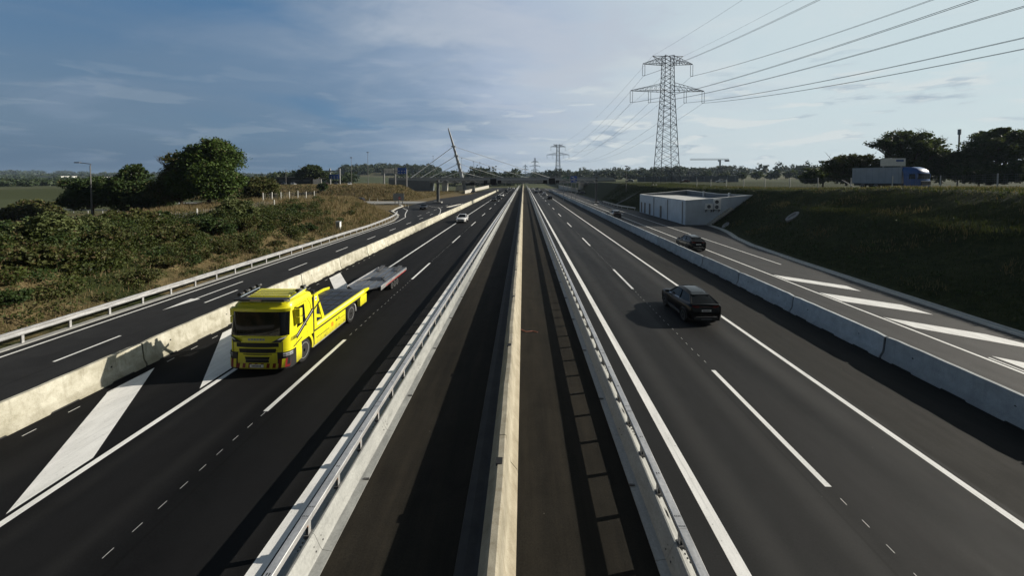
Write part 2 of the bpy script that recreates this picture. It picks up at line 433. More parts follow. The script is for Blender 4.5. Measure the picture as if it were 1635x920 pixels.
M['sign_grey'] = simple("grey_sign_back", (0.30, 0.33, 0.36), 0.5, 0.3)
M['deck_plate'] = simple("scuffed_deck_plate", (0.035, 0.036, 0.038), 0.42, 0.35, vary=0.5, scale=1.2, bump=0.2, bscale=60)
M['deck_alu'] = simple("grey_chequer_plate", (0.20, 0.205, 0.215), 0.42, 0.6, vary=0.35, scale=1.6, bump=0.25, bscale=50)
M['tarp'] = simple("grey_tarpaulin", (0.42, 0.44, 0.46), 0.6, vary=0.1, scale=0.8)
M['bark'] = simple("bark", (0.055, 0.042, 0.030), 0.9, vary=0.35, scale=4, bump=0.6, bscale=12)
M['fol_oak'] = foliage("broadleaf_foliage", (0.020, 0.042, 0.008), (0.085, 0.135, 0.026), dryamt=0.05)
M['fol_mid'] = foliage("mid_green_foliage", (0.018, 0.038, 0.010), (0.060, 0.095, 0.026), dryamt=0.06)
M['fol_dark'] = foliage("dark_foliage", (0.020, 0.036, 0.012), (0.065, 0.095, 0.030), dryamt=0.06, trans=0.32)
M['fol_grey'] = foliage("silvery_foliage", (0.05, 0.068, 0.022), (0.17, 0.20, 0.075), dryamt=0.1)
M['fol_olive'] = foliage("olive_foliage", (0.032, 0.042, 0.011), (0.105, 0.115, 0.034), dry=(0.085, 0.060, 0.027), dryamt=0.22)
M['fol_scrub'] = foliage('bramble_foliage', (0.010, 0.018, 0.005), (0.075, 0.098, 0.020), dry=(0.075, 0.050, 0.022), dryamt=0.05, scale=0.9)
M['fol_dry'] = foliage("dry_grass", (0.095, 0.074, 0.032), (0.30, 0.235, 0.125), dry=(0.10, 0.045, 0.02), dryamt=0.12, trans=0.3)
M['fol_lawn'] = foliage("bank_grass", (0.008, 0.014, 0.004), (0.040, 0.056, 0.015), dry=(0.075, 0.062, 0.03), dryamt=0.12, trans=0.3)
M['fol_far'] = foliage("far_woodland", (0.016, 0.030, 0.013), (0.045, 0.066, 0.026), dryamt=0.03, trans=0.15, scale=0.05)
M['noise_wall'] = simple("grey_noise_wall", (0.15, 0.165, 0.18), 0.8, vary=0.15, scale=0.4)
M['earth'] = simple("bare_earth", (0.17, 0.13, 0.085), 0.95, vary=0.35, scale=0.7, bump=0.8, bscale=4)
M['roof_tile'] = simple("grey_roof", (0.20, 0.19, 0.18), 0.8)
M['crane'] = simple("crane_paint", (0.32, 0.33, 0.34), 0.5)
M['rope'] = simple("reddish_debris", (0.30, 0.12, 0.09), 0.8)


# ---------------------------------------------------------------- mesh helpers
class MB:
    def __init__(s):
        s.v, s.f, s.mi, s.mats = [], [], [], []

    def m(s, mat):
        mat = M[mat] if isinstance(mat, str) else mat
        if mat not in s.mats:
            s.mats.append(mat)
        return s.mats.index(mat)

    def add(s, vs, fs, mat):
        o = len(s.v); k = s.m(mat)
        s.v += [tuple(p) for p in vs]
        for f in fs:
            s.f.append(tuple(o + i for i in f)); s.mi.append(k)
        return s

    def box(s, c, d, mat, rz=0.0, rx=0.0):
        hx, hy, hz = d[0] / 2, d[1] / 2, d[2] / 2
        vs = [Vector((sx * hx, sy * hy, sz * hz)) for sz in (-1, 1) for sy in (-1, 1) for sx in (-1, 1)]
        if rx: vs = [Matrix.Rotation(rx, 3, 'X') @ q for q in vs]
        if rz: vs = [Matrix.Rotation(rz, 3, 'Z') @ q for q in vs]
        vs = [q + Vector(c) for q in vs]
        return s.add(vs, [(0, 2, 3, 1), (4, 5, 7, 6), (0, 1, 5, 4), (2, 6, 7, 3), (0, 4, 6, 2), (1, 3, 7, 5)], mat)

    def b2(s, x0, x1, y0, y1, z0, z1, mat):
        return s.box(((x0 + x1) / 2, (y0 + y1) / 2, (z0 + z1) / 2), (x1 - x0, y1 - y0, z1 - z0), mat)

    def quad(s, pts, mat):
        return s.add(pts, [tuple(range(len(pts)))], mat)

    def prism(s, pts, vec, mat):
        """polygon pts (3-D, planar) swept along vec"""
        n = len(pts); v = Vector(vec)
        vs = [Vector(p) for p in pts] + [Vector(p) + v for p in pts]
        fs = [tuple(range(n - 1, -1, -1)), tuple(range(n, 2 * n))] + [(i, (i + 1) % n, n + (i + 1) % n, n + i) for i in range(n)]
        return s.add(vs, fs, mat)

    def tube(s, p0, p1, r, mat, n=8, r1=None, cap=True):
        p0, p1 = Vector(p0), Vector(p1)
        d = (p1 - p0)
        if d.length < 1e-6: return s
        d.normalize()
        a = d.orthogonal().normalized(); b = d.cross(a)
        r1 = r if r1 is None else r1
        vs = []
        for p, q in ((p0, r), (p1, r1)):
            for i in range(n):
                t = 2 * math.pi * i / n
                vs.append(p + (a * math.cos(t) + b * math.sin(t)) * q)
        fs = [(i, (i + 1) % n, n + (i + 1) % n, n + i) for i in range(n)]
        if cap: fs += [tuple(range(n - 1, -1, -1)), tuple(range(n, 2 * n))]
        return s.add(vs, fs, mat)

    def path(s, pts, r, mat, n=6):
        pts = [Vector(p) for p in pts]
        rr = r if hasattr(r, '__len__') else [r] * len(pts)
        vs = []
        for k, p in enumerate(pts):
            d = (pts[min(k + 1, len(pts) - 1)] - pts[max(k - 1, 0)]).normalized()
            ref = Vector((0, 0, 1)) if abs(d.z) < 0.9 else Vector((1, 0, 0))
            a = d.cross(ref).normalized(); b = a.cross(d)
            for i in range(n):
                t = 2 * math.pi * i / n
                vs.append(p + (a * math.cos(t) + b * math.sin(t)) * rr[k])
        fs = []
        for k in range(len(pts) - 1):
            for i in range(n):
                fs.append((k * n + i, k * n + (i + 1) % n, (k + 1) * n + (i + 1) % n, (k + 1) * n + i))
        fs += [tuple(range(n - 1, -1, -1)), tuple(range((len(pts) - 1) * n, len(pts) * n))]
        return s.add(vs, fs, mat)

    def loft(s, secs, mat, closed=True, cap=True):
        n = len(secs[0])
        vs = [q for sec in secs for q in sec]
        fs = []
        for k in range(len(secs) - 1):
            for i in range(n if closed else n - 1):
                fs.append((k * n + i, k * n + (i + 1) % n, (k + 1) * n + (i + 1) % n, (k + 1) * n + i))
        if cap:
            fs += [tuple(range(n - 1, -1, -1)), tuple(range((len(secs) - 1) * n, len(secs) * n))]
        return s.add(vs, fs, mat)

    def lathe_x(s, c, prof, mat, n=28):
        """profile [(x, r)] turned about an axis parallel to X through c"""
        vs, fs = [], []
        for (px, pr) in prof:
            for i in range(n):
                t = 2 * math.pi * i / n
                vs.append((c[0] + px, c[1] + pr * math.cos(t), c[2] + pr * math.sin(t)))
        for k in range(len(prof) - 1):
            for i in range(n):
                fs.append((k * n + i, k * n + (i + 1) % n, (k + 1) * n + (i + 1) % n, (k + 1) * n + i))
        fs += [tuple(range(n - 1, -1, -1)), tuple(range((len(prof) - 1) * n, len(prof) * n))]
        return s.add(vs, fs, mat)

    def build(s, name, parent=None, smooth=None, bevel=0.0, loc=None, **tags):
        me = bpy.data.meshes.new(name)
        me.from_pydata([tuple(q) for q in s.v], [], s.f)
        for mt in s.mats: me.materials.append(mt)
        me.polygons.foreach_set('material_index', s.mi)
        me.update()
        o = bpy.data.objects.new(name, me)
        COL.objects.link(o)
        if smooth is not None:
            me.polygons.foreach_set('use_smooth', [True] * len(me.polygons))
            me.set_sharp_from_angle(angle=R(smooth))
        if bevel:
            bv = o.modifiers.new('bevel', 'BEVEL'); bv.width = bevel; bv.segments = 2; bv.limit_method = 'ANGLE'; bv.angle_limit = R(40)
        if parent is not None: o.parent = parent
        if loc is not None: o.location = loc
        for k, q in tags.items(): o[k] = q
        return o


def np_mesh(name, verts, quads, mat, parent=None, **tags):
    me = bpy.data.meshes.new(name)
    nv, nf, k = len(verts), len(quads), quads.shape[1]
    me.vertices.add(nv); me.vertices.foreach_set('co', np.ascontiguousarray(verts, dtype=np.float32).ravel())
    me.loops.add(nf * k); me.loops.foreach_set('vertex_index', np.ascontiguousarray(quads, dtype=np.int32).ravel())
    me.polygons.add(nf); me.polygons.foreach_set('loop_start', np.arange(0, nf * k, k, dtype=np.int32))
    me.update(calc_edges=True)
    me.validate()
    me.materials.append(M[mat] if isinstance(mat, str) else mat)
    o = bpy.data.objects.new(name, me)
    COL.objects.link(o)
    if parent is not None: o.parent = parent
    for kk, q in tags.items(): o[kk] = q
    return o


def empty(name, loc, label, cat, group=None, rz=0.0):
    o = bpy.data.objects.new(name, None)
    COL.objects.link(o)
    o.empty_display_size = 0.3
    o.location = loc; o.rotation_euler = (0, 0, rz)
    tag(o, label, cat, group)
    return o


def tag(o, label=None, cat=None, group=None, kind=None):
    if label: o['label'] = label
    if cat: o['category'] = cat
    if group: o['group'] = group
    if kind: o['kind'] = kind
    return o


def copy_tree(o, parent=None):
    c = o.copy(); COL.objects.link(c)
    c.parent = parent
    for ch in list(o.children): copy_tree(ch, c)
    return c


def clone(src, loc, rz=None, label=None, group=None, cat=None, scale=None):
    c = copy_tree(src)
    c.location = loc
    if rz is not None: c.rotation_euler = (0, 0, rz)
    if scale: c.scale = (scale, scale, scale) if not hasattr(scale, '__len__') else scale
    tag(c, label, cat, group)
    return c


# ---------------------------------------------------------------- terrain
def sst(a, b, v):
    t = np.clip((v - a) / (b - a), 0, 1)
    return t * t * (3 - 2 * t)


LT_Y = [-60, 40, 60, 72, 80, 86, 92, 100, 110, 118]
LT_X = [-24.9, -24.9, -25.3, -26.0, -27.2, -29.2, -34, -46, -66, -90]
RT_Y = [-60, 21, 29, 47.5, 58, 64, 68.5, 95, 99, 110, 150, 240]
RT_X = [26.0, 26.2, 26.5, 28.0, 30.8, 32.2, 32.2, 33.0, 29.0, 28.0, 29.5, 33.0]


def height(x, y):
    x = np.asarray(x, float); y = np.asarray(y, float)
    bump = 0.18 * np.sin(x * 0.9 + 1.3 * np.sin(y * 0.31)) * np.sin(y * 0.53 + x * 0.21) + 0.10 * np.sin(x * 2.1 + y * 1.7)
    # left bank beside the slip road
    d = np.interp(y, LT_Y, LT_X) - x
    top = 3.55 + 0.35 * np.sin(y * 0.11)
    hl = top * sst(0.0, 9.5, d) * (1 - sst(78, 116, y)) * (1 - sst(24, 60, d)) + 0.7 * bump * sst(1.0, 4, d) * (1 - sst(60, 100, d)) * (1 - sst(95, 116, y))
    # mound that carries the bridge approach
    xr = np.interp(y, [140, 165, 190, 230], [-46, -47, -62, -84])
    mx = 1 - sst(xr - 6, xr + 6, x)
    ml = sst(-330, -130, x) * 0.5 + 0.5
    hm = 4.6 * sst(139, 162, y) * mx * ml * (1 - 0.45 * sst(260, 520, y)) + 0.6 * bump * sst(140, 146, y) * (1 - sst(160, 168, y)) * mx
    h = hl * (x < -20) + hm * (x < -33)
    # right bank and plateau
    d2 = x - np.interp(y, RT_Y, RT_X)
    ptop = np.interp(y, [-60, 20, 45, 66, 95, 150, 400, 900], [7.15, 7.1, 7.0, 6.25, 5.9, 6.2, 6.5, 4.0])
    run = np.interp(y, [-60, 45, 58, 66, 95, 102, 150], [14.6, 14.2, 11.5, 9.0, 8.0, 8.0, 8.0])
    sl = np.clip(d2 / run, 0, 1)
    bench = 0.35 * np.exp(-((sl - 0.55) / 0.10) ** 2) * (1 - sst(60, 66, y))
    sl = sl * 0.85 + 0.15 * sl * sl * (3 - 2 * sl)
    hr = ptop * sl + bench + 0.35 * bump * sst(0.4, 3, d2) * (1 - sst(150, 260, y))
    h = h + hr * (x > 20)
    # building pocket
    h = np.where((x > 28.4) & (x < 39.4) & (y > 68.7) & (y < 94.8), np.minimum(h, 0.0), h)
    # gentle far relief and distant ridges
    far = sst(700, 2600, np.hypot(x, y))
    h = h + far * (14 + 20 * (0.5 + 0.5 * np.sin(x * 0.0016 + 0.7)) + 9 * np.sin(x * 0.0051 + y * 0.002)) * sst(500, 1500, y)
    h = h + 24 * np.exp(-((x + 330) / 260) ** 2 - ((y - 960) / 260) ** 2)
    h = h + 10 * np.exp(-((x - 420) / 200) ** 2 - ((y - 560) / 160) ** 2)
    return h - 0.03


def axis(segs):
    out = []
    for a, b, st in segs:
        out += list(np.arange(a, b, st))
    return np.array(out + [segs[-1][1]])


gx = axis([(-6000, -1000, 250), (-1000, -300, 50), (-300, -110, 6), (-110, -20, 0.9), (-20, 24, 4.4), (24, 48, 0.6), (48, 120, 3), (120, 400, 15), (400, 1000, 60), (1000, 6000, 250)])
gy = axis([(-60, 5, 5), (5, 110, 0.9), (110, 175, 1.6), (175, 400, 9), (400, 1500, 55), (1500, 7000, 250)])
GX, GY = np.meshgrid(gx, gy)
GZ = height(GX, GY)
V = np.stack([GX, GY, GZ], -1).reshape(-1, 3)
nx, ny = len(gx), len(gy)
I = (np.arange(ny - 1)[:, None] * nx + np.arange(nx - 1)[None, :])
Q = np.stack([I, I + 1, I + nx + 1, I + nx], -1).reshape(-1, 4)
g = np_mesh('ground', V, Q, 'ground', kind='structure')
g.data.polygons.foreach_set('use_smooth', [True] * len(g.data.polygons))
hz = lambda x, y: float(height(x, y))


# ---------------------------------------------------------------- roads
def sheet(name, polys, mat, z):
    mb = MB()
    for p in polys:
        mb.quad([(q[0], q[1], z) for q in p], mat)
    return mb.build(name, kind='structure')


def strip(x0, x1, y0, y1):
    return [(x0, y0), (x1, y0), (x1, y1), (x0, y1)]


FAR = 900
sheet('motorway_left_carriageway', [strip(-16.6, -5.05, -40, FAR)], 'asphalt_left', 0.0)
sheet('motorway_right_carriageway', [strip(3.75, 11.9, -40, FAR)], 'asphalt_right', 0.0)
sheet('hard_shoulder', [strip(11.9, 16.4, -40, FAR)], 'asphalt_shoulder', 0.0)
sheet('median_strip', [strip(-5.05, -0.5, -40, FAR), strip(-0.5, 3.75, -40, FAR)], 'asphalt_median', 0.0)
sheet('left_slip_road', [strip(-24.3, -16.6, -40, 72), [(-24.3, 72), (-16.6, 72), (-16.6, 92), (-29.5, 88), (-26.5, 82)],
                         [(-29.5, 88), (-16.6, 92), (-16.6, 150), (-34, 150), (-34, 96)],
                         [(-34, 150), (-16.6, 150), (-16.6, 420), (-27, 420), (-27, 200)]], 'asphalt_slip', 0.0)
sheet('side_road', [[(-34, 122), (-34, 136), (-60, 136.5), (-95, 132), (-95, 124), (-60, 126)],
                    [(-95, 124), (-95, 132), (-150, 120), (-150, 112)]], 'conc_grey', 0.004)
sheet('right_slip_road', [[(16.4, -40), (25.2, -40), (25.35, 21.5), (25.75, 29), (27.2, 47.5), (30.0, 58), (31.4, 64), (31.6, 68.3), (28.1, 68.3), (28.1, 100), (27, 110), (28, 150), (28, 200), (27, 420), (16.4, 420)]], 'asphalt_ramp', 0.0)
sheet('low_road_on_plain', [[(-190, 78), (-70, 70), (-70, 77), (-190, 88)]], 'asphalt_slip', 0.10)

# painted markings -------------------------------------------------------
rm = MB()
ZM = 0.006


def line(x, y0, y1, w):
    rm.quad([(x - w / 2, y0, ZM), (x + w / 2, y0, ZM), (x + w / 2, y1, ZM), (x - w / 2, y1, ZM)], 'mark')


line(4.50, -40, FAR, 0.30); line(-5.50, -40, FAR, 0.34)
line(-12.22, -40, FAR, 0.20); line(11.62, -40, FAR, 0.20)
for k in range(-3, 45):
    y = 10.15 + 18.25 * k; line(8.0, y, y + 6.2, 0.17)
    y = 12.95 + 17.7 * k; line(-8.95, y, y + 6.0, 0.17)
# little setting-out ticks left between the dashes
for k in range(0, 110):
    y = 4 + 0.62 * k
    if (y - 10.15) % 18.25 > 6.6: line(8.0 + 0.02 * math.sin(k), y, y + 0.20, 0.013)
    if (y - 12.95) % 17.7 > 6.4: line(-8.95 + 0.02 * math.sin(k), y, y + 0.24, 0.014)
    if k % 2 == 0 and k < 60: line(-15.72, y, y + 0.36, 0.03)
# diagonal hatching on the left verge
for k in range(-1, 4):
    o = 5.6 * k
    rm.quad([(-12.45, 8.7 + o, ZM), (-12.45, 10.6 + o, ZM), (-15.75, 15.85 + o, ZM), (-15.75, 14.0 + o, ZM)], 'mark')
# left slip road
line(-23.65, -40, 72, 0.14); line(-17.0, -40, 118, 0.12)
for k in range(-2, 9):
    y = 16.25 + 8.6 * k
    if k != 1: line(-20.72, y, y + 2.85, 0.13)
line(-20.74, 24.4, 27.3, 0.13)
rm.quad([(-22.1, 25.2, ZM), (-21.98, 25.2, ZM), (-21.98, 29.6, ZM), (-22.1, 29.6, ZM)], 'mark')
rm.quad([(-22.16, 22.9, ZM), (-21.72, 25.2, ZM), (-22.36, 25.2, ZM)], 'mark')


def curve_line(pts, w):
    pts = [Vector((p[0], p[1], 0)) for p in pts]
    for a, b in zip(pts, pts[1:]):
        n = Vector((-(b - a).y, (b - a).x, 0)).normalized() * w / 2
        rm.quad([(a - n)[:2] + (ZM,), (b - n)[:2] + (ZM,), (b + n)[:2] + (ZM,), (a + n)[:2] + (ZM,)][::1], 'mark')


curve_line([(-23.65, 72), (-24.6, 80), (-26.2, 85), (-27.6, 90), (-29.6, 98), (-33, 105)], 0.16)
curve_line([(-17.6, 76), (-19.5, 90), (-21.5, 100), (-23.6, 107), (-27.5, 112)], 0.16)
curve_line([(-17.3, 118), (-19.5, 112), (-21.0, 108), (-20.2, 117), (-18.0, 126)], 0.25)
for k in range(6):
    y = 82 + 8 * k; line(-22.6 - 0.1 * k, y, y + 3, 0.13)
# right slip road
line(20.75, -40, 300, 0.16); line(16.75, -40, 300, 0.12)
line(24.2, 37, 150, 0.14)
for P in ([(20.95, 33.0), (24.3, 29.7), (24.2, 28.3), (21.0, 31.4)], [(20.95, 27.9), (24.2, 25.3), (24.3, 23.5), (20.95, 26.0)],
          [(20.95, 23.0), (24.0, 20.6), (24.55, 19.45), (24.0, 19.0), (21.2, 21.4)], [(21.3, 18.05), (24.55, 15.1), (24.55, 13.2), (21.3, 16.8)],
          [(21.3, 13.0), (24.55, 10.0), (24.55, 8.2), (21.3, 11.7)]):
    rm.quad([(p[0], p[1], ZM + 0.002) for p in P][::-1], 'mark')
line(21.0, -5, 17.9, 0.10)
for (x, y) in ((18.7, 66), (18.7, 84), (22.4, 88), (18.6, 104), (22.4, 118)):
    rm.quad([(x - 0.08, y, ZM), (x + 0.08, y, ZM), (x + 0.08, y + 3.2, ZM), (x - 0.08, y + 3.2, ZM)], 'mark')
    rm.quad([(x - 0.42, y + 3.0, ZM), (x + 0.42, y + 3.0, ZM), (x, y + 5.4, ZM)], 'mark')
rm.build('road_marking', kind='structure')

# kerbs ------------------------------------------------------------------
kb = MB()
kp = [(25.2, -40), (25.35, 21.5), (25.75, 29), (26.4, 39), (27.2, 47.5), (28.5, 53.5), (30.0, 58), (31.0, 62), (31.5, 66.5), (31.6, 68.2)]


def sweep(mb, pts, prof, mat):
    secs = []
    P = [Vector((p[0], p[1], 0)) for p in pts]
    for k, p in enumerate(P):
        d = (P[min(k + 1, len(P) - 1)] - P[max(k - 1, 0)]).normalized()
        n = Vector((d.y, -d.x, 0))
        zz = pts[k][2] if len(pts[k]) > 2 else 0.0
        secs.append([p + n * a + Vector((0, 0, zz + b)) for a, b in prof])
    mb.loft(secs, mat)


sweep(kb, kp, [(0, -0.03), (0.02, 0.09), (0.16, 0.10), (0.18, 0.045), (0.50, 0.05), (0.52, 0.12), (0.64, 0.13), (0.66, -0.05)], 'conc_pale')
kb.build('kerb', kind='structure')
kb = MB()
sweep(kb, [(-24.25, -40), (-24.25, 66), (-24.9, 74), (-26.3, 81), (-29.0, 88), (-32, 94), (-33.6, 102)][::-1], [(0, -0.03), (0.02, 0.05), (0.38, 0.06), (0.42, -0.08)], 'conc_grey')
sweep(kb, [(-26.9, 83.2), (-28.9, 88), (-32, 94), (-33.6, 102), (-35, 112), (-38, 119), (-50, 122.5)][::-1], [(0, -0.03), (0.02, 0.13), (0.5, 0.14), (0.52, -0.05)], 'conc_pale')
sweep(kb, [(-21.6, 108), (-20.4, 118), (-18.4, 128)], [(-0.15, -0.02), (-0.13, 0.12), (0.13, 0.12), (0.15, -0.02)], 'conc_pale')
kb.build('kerb', kind='structure')

# gutter by the median wall
gt = MB()
gt.loft([[(-1.42, y, 0.002), (-1.40, y, 0.05), (-1.22, y, 0.055), (-1.02, y, 0.018), (-0.86, y, 0.02), (-0.86, y, -0.02)] for y in (-40, FAR)], 'gutter')
gt.build('gutter', kind='structure')

# ---------------------------------------------------------------- median wall (one cast length)
mw = MB()
prof = [(-0.93, 0.0), (-0.92, 0.08), (-0.75, 0.30), (-0.66, 1.02), (-0.64, 1.06), (-0.50, 1.07), (-0.46, 1.04), (-0.34, 0.30), (-0.17, 0.09), (-0.15, 0.0)]
ys = [-40 + 7.2 * k for k in range(0, 45)] + [340 + 40 * k for k in range(15)]
for a, b in zip(ys, ys[1:]):
    g0 = 0.0 if b > 300 else 0.012
    secs = []
    n = 8 if a < 130 else 1
    for i in range(n + 1):
        y = a + g0 + (b - a - 2 * g0) * i / n
        w = 0.012 * math.sin(y * 0.9) + 0.008 * math.sin(y * 2.3)
        secs.append([(px + (w if pz > 0.25 else 0), y, pz + 0.5 * w * (pz > 1)) for px, pz in prof])
    mw.loft(secs, 'conc_mid')
mwo = mw.build('concrete_median_wall', smooth=35)
tag(mwo, 'long cast concrete median wall down the middle between the two carriageways', 'concrete wall')
for k in range(20):
    y = 9.4 + 6.75 * k
    q = MB().b2(-0.675, -0.52, y - 0.11, y + 0.11, 1.02, 1.085, 'black')
    q.build('joint_pocket', parent=mwo)

# ---------------------------------------------------------------- concrete barrier elements
def barrier_element(mat, L=6.0):
    mb = MB()
    p = [(-0.30, 0.0), (-0.29, 0.10), (-0.16, 0.30), (-0.09, 0.98), (-0.07, 1.02), (0.07, 1.02), (0.09, 0.98), (0.16, 0.30), (0.29, 0.10), (0.30, 0.0)]
    secs = []
    N = 12
    for i in range(N + 1):
        y = 0.04 + (L - 0.08) * (i / N if 0 < i < N else i / N)
        e = 0.08 if i in (0, N) else 0.0
        w = 0.008 * math.sin(i * 1.7)
        secs.append([(px * (1 - e) + w * (pz > .2), y, (pz - 0.5 * e * (pz > .9)) + 0.006 * math.sin(i * 2.3) * (pz > .9)) for px, pz in p])
    mb.loft(secs, mat)
    # feet with drainage slots between them, lifting holes
    for yy in (1.0, 3.0, 5.0):
        for sx in (-1, 1):
            mb.add([(sx * 0.302, yy - 0.45, 0.002), (sx * 0.302, yy + 0.45, 0.002), (sx * 0.297, yy + 0.40, 0.055), (sx * 0.297, yy - 0.40, 0.055)], [(0, 1, 2, 3)], 'black')
    for yy in (1.3, 4.7):
        for sx in (-1, 1):
            mb.tube((sx * 0.10, yy, 0.60), (sx * 0.135, yy, 0.60), 0.035, 'black', 8)
    mb.b2(-0.055, 0.055, L - 0.06, L + 0.06, 0.01, 0.93, 'black')  # black insert added in the joint gap, standing in for its shade
    return mb.build('concrete_barrier', smooth=30)


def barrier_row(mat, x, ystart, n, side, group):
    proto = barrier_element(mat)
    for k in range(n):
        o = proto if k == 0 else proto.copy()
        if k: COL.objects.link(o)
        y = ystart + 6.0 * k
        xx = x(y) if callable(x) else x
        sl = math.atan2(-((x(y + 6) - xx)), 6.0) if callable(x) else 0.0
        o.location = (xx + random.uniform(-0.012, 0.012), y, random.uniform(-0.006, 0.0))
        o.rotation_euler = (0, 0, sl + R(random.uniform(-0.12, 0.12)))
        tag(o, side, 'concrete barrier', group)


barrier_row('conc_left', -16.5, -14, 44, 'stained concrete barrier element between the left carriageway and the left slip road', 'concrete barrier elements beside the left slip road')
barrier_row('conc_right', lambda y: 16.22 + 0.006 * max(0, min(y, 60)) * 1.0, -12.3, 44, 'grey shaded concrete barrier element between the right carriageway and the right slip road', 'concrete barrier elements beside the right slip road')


# ---------------------------------------------------------------- steel median guardrails
def median_rail(x0, label, sg):
    root = empty('median_guardrail', (x0, 0, 0), label, 'guardrail')
    Y0, Y1 = -20, 420
    mb = MB()
    prof = [(-0.46, 0.0), (-0.46, 0.028), (-0.25, 0.06), (-0.205, 0.13), (-0.05 - .04 * sg, 0.395), (-0.02 - .04 * sg, 0.42), (0.02 - .04 * sg, 0.42), (0.05 - .04 * sg, 0.395), (0.205, 0.13), (0.25, 0.06), (0.46, 0.028), (0.46, 0.0)]
    y = Y0
    while y < Y1:
        L = 4.0 if y < 120 else 60.0
        mb.loft([[(px, yy, pz) for px, pz in prof] for yy in (y + 0.004, y + L - 0.004)], 'galv_base')
        if y < 70:
            # lapped joint with bolt heads, lifting slots
            for sx in (-1, 1):
                for a in range(3):
                    for b in range(2):
                        zb = 0.15 + 0.09 * a; xb = 0.193 - (zb - 0.15) * 0.585
                        mb.tube((sx * (xb - 0.01), y + 0.14 - 0.28 * b, zb), (sx * (xb + 0.018), y + 0.14 - 0.28 * b, zb + 0.005), 0.016, 'galv_dark', 6)
                for yy in (y + 2.0,):
                    mb.box((sx * 0.40, yy, 0.05), (0.15, 0.045, 0.04), 'galv_dark', rz=0.12 * sx)
            mb.add([(sg * 0.15, y + .78, .228), (sg * 0.15, y + 1.02, .228), (sg * 0.085, y + 1.02, .340), (sg * 0.085, y + .78, .340)], [(0, 1, 2, 3)], 'black')
        y += L
    mb.build('barrier_base', root, smooth=30)
    mb = MB()
    y = Y0
    while y < Y1:
        L = 4.0 if y < 120 else 60.0
        z0, z1 = 0.755, 0.90
        mb.loft([[(px, yy, pz) for px, pz in ((-0.09, z0 + .015), (-0.09, z1 - 0.012), (-0.078, z1), (0.078, z1), (0.09, z1 - 0.012), (0.09, z0 + .015), (0.075, z0), (-0.075, z0))] for yy in (y + 0.003, y + L - 0.003)], 'galv')
        if y < 60:
            mb.b2(-0.083, 0.083, y - 0.17, y + 0.17, z1, z1 + 0.004, 'galv')
            for a in (-0.055, -0.02, 0.02, 0.055):
                for b in (-0.12, 0.12):
                    mb.b2(a - 0.008, a + 0.008, y + b - 0.012, y + b + 0.012, z1 + 0.004, z1 + 0.010, 'galv_dark')
            for q in (1.33, 2.67):
                for a in (-0.025, 0.025):
                    mb.b2(a - 0.01, a + 0.01, y + q - 0.025, y + q + 0.025, z1, z1 + 0.003, 'black')
        y += L
    mb.build('box_rail', root).location = (0.03 * sg, 0, 0)
    pm = MB()
    for sx in (-0.03, 0.03):
        pm.b2(sg * .05 + sx - 0.006, sg * .05 + sx + 0.006, -0.05, 0.05, 0.30, 0.757, 'galv')
    pm.b2(sg * .05 - 0.025, sg * .05 + 0.025, -0.006, 0.006, 0.30, 0.757, 'galv_dark')
    pm.b2(sg * .05 - 0.06, sg * .05 + 0.06, -0.085, 0.085, 0.37, 0.43, 'galv_dark')
    pm.b2(sg * .05 - 0.032, sg * .05 + 0.032, -0.056, -0.0505, 0.60, 0.70, 'orange')
    p = pm.build('post', root)
    p.location = (0, 4.0, 0)
    for k in range(1, 96):
        c = p.copy(); COL.objects.link(c); c.parent = root
        c.location = (0, 4.0 + 1.3333 * k, 0)
    pm = MB()
    y = 4.0 + 1.3333 * 96
    while y < Y1:
        pm.b2(sg * .05 - 0.036, sg * .05 + 0.036, y - 0.05, y + 0.05, 0.30, 0.757, 'galv'); y += 1.3333
    for k in range(1, 12):
        y = 4.0 - 1.3333 * k
        pm.b2(sg * .05 - 0.036, sg * .05 + 0.036, y - 0.05, y + 0.05, 0.30, 0.757, 'galv')
    tag(pm.build('post', root), kind='stuff')
    return root


median_rail(-4.60, 'galvanised box rail guardrail with cream lit base left of the concrete median wall', -1)
median_rail(3.25, 'galvanised box rail guardrail with shaded base right of the concrete median wall', 1)

# ---------------------------------------------------------------- left roadside guardrail
lr = empty('roadside_guardrail', (-24.45, 0, 0), 'pale galvanised roadside guardrail along the left slip road below the scrubby bank', 'guardrail')
gp = [(0, -20), (0, 60), (-0.4, 66), (-1.2, 74), (-2.2, 80), (-4.2, 87)]
gy_ = [p[1] for p in gp]; gx_ = [p[0] for p in gp]
pts = [(float(np.interp(y, gy_, gx_)), y, 0) for y in list(np.arange(-20, 60, 4.0)) + list(np.arange(60, 87.1, 1.8))]
mb = MB()
sweep(mb, pts, [(0.04, 0.46), (0.085, 0.50), (0.085, 0.56), (0.05, 0.60), (0.05, 0.64), (0.085, 0.68), (0.085, 0.74), (0.04, 0.78), (0.0, 0.78), (0.0, 0.46)], 'galv')
mb.build('rail_beam', lr, smooth=30)
pm = MB(); pm.b2(-0.06, 0.0, -0.05, 0.05, -0.05, 0.77, 'galv'); pm.b2(-0.07, -0.055, -0.06, 0.06, -0.05, 0.74, 'galv_dark')
pp = pm.build('post', lr); pp.location = (0, 4.0, 0)
for k in range(1, 42):
    c = pp.copy(); COL.objects.link(c); c.parent = lr
    y = 4.0 + 2.0 * k
    c.location = (float(np.interp(y, gy_, gx_)), y, 0)

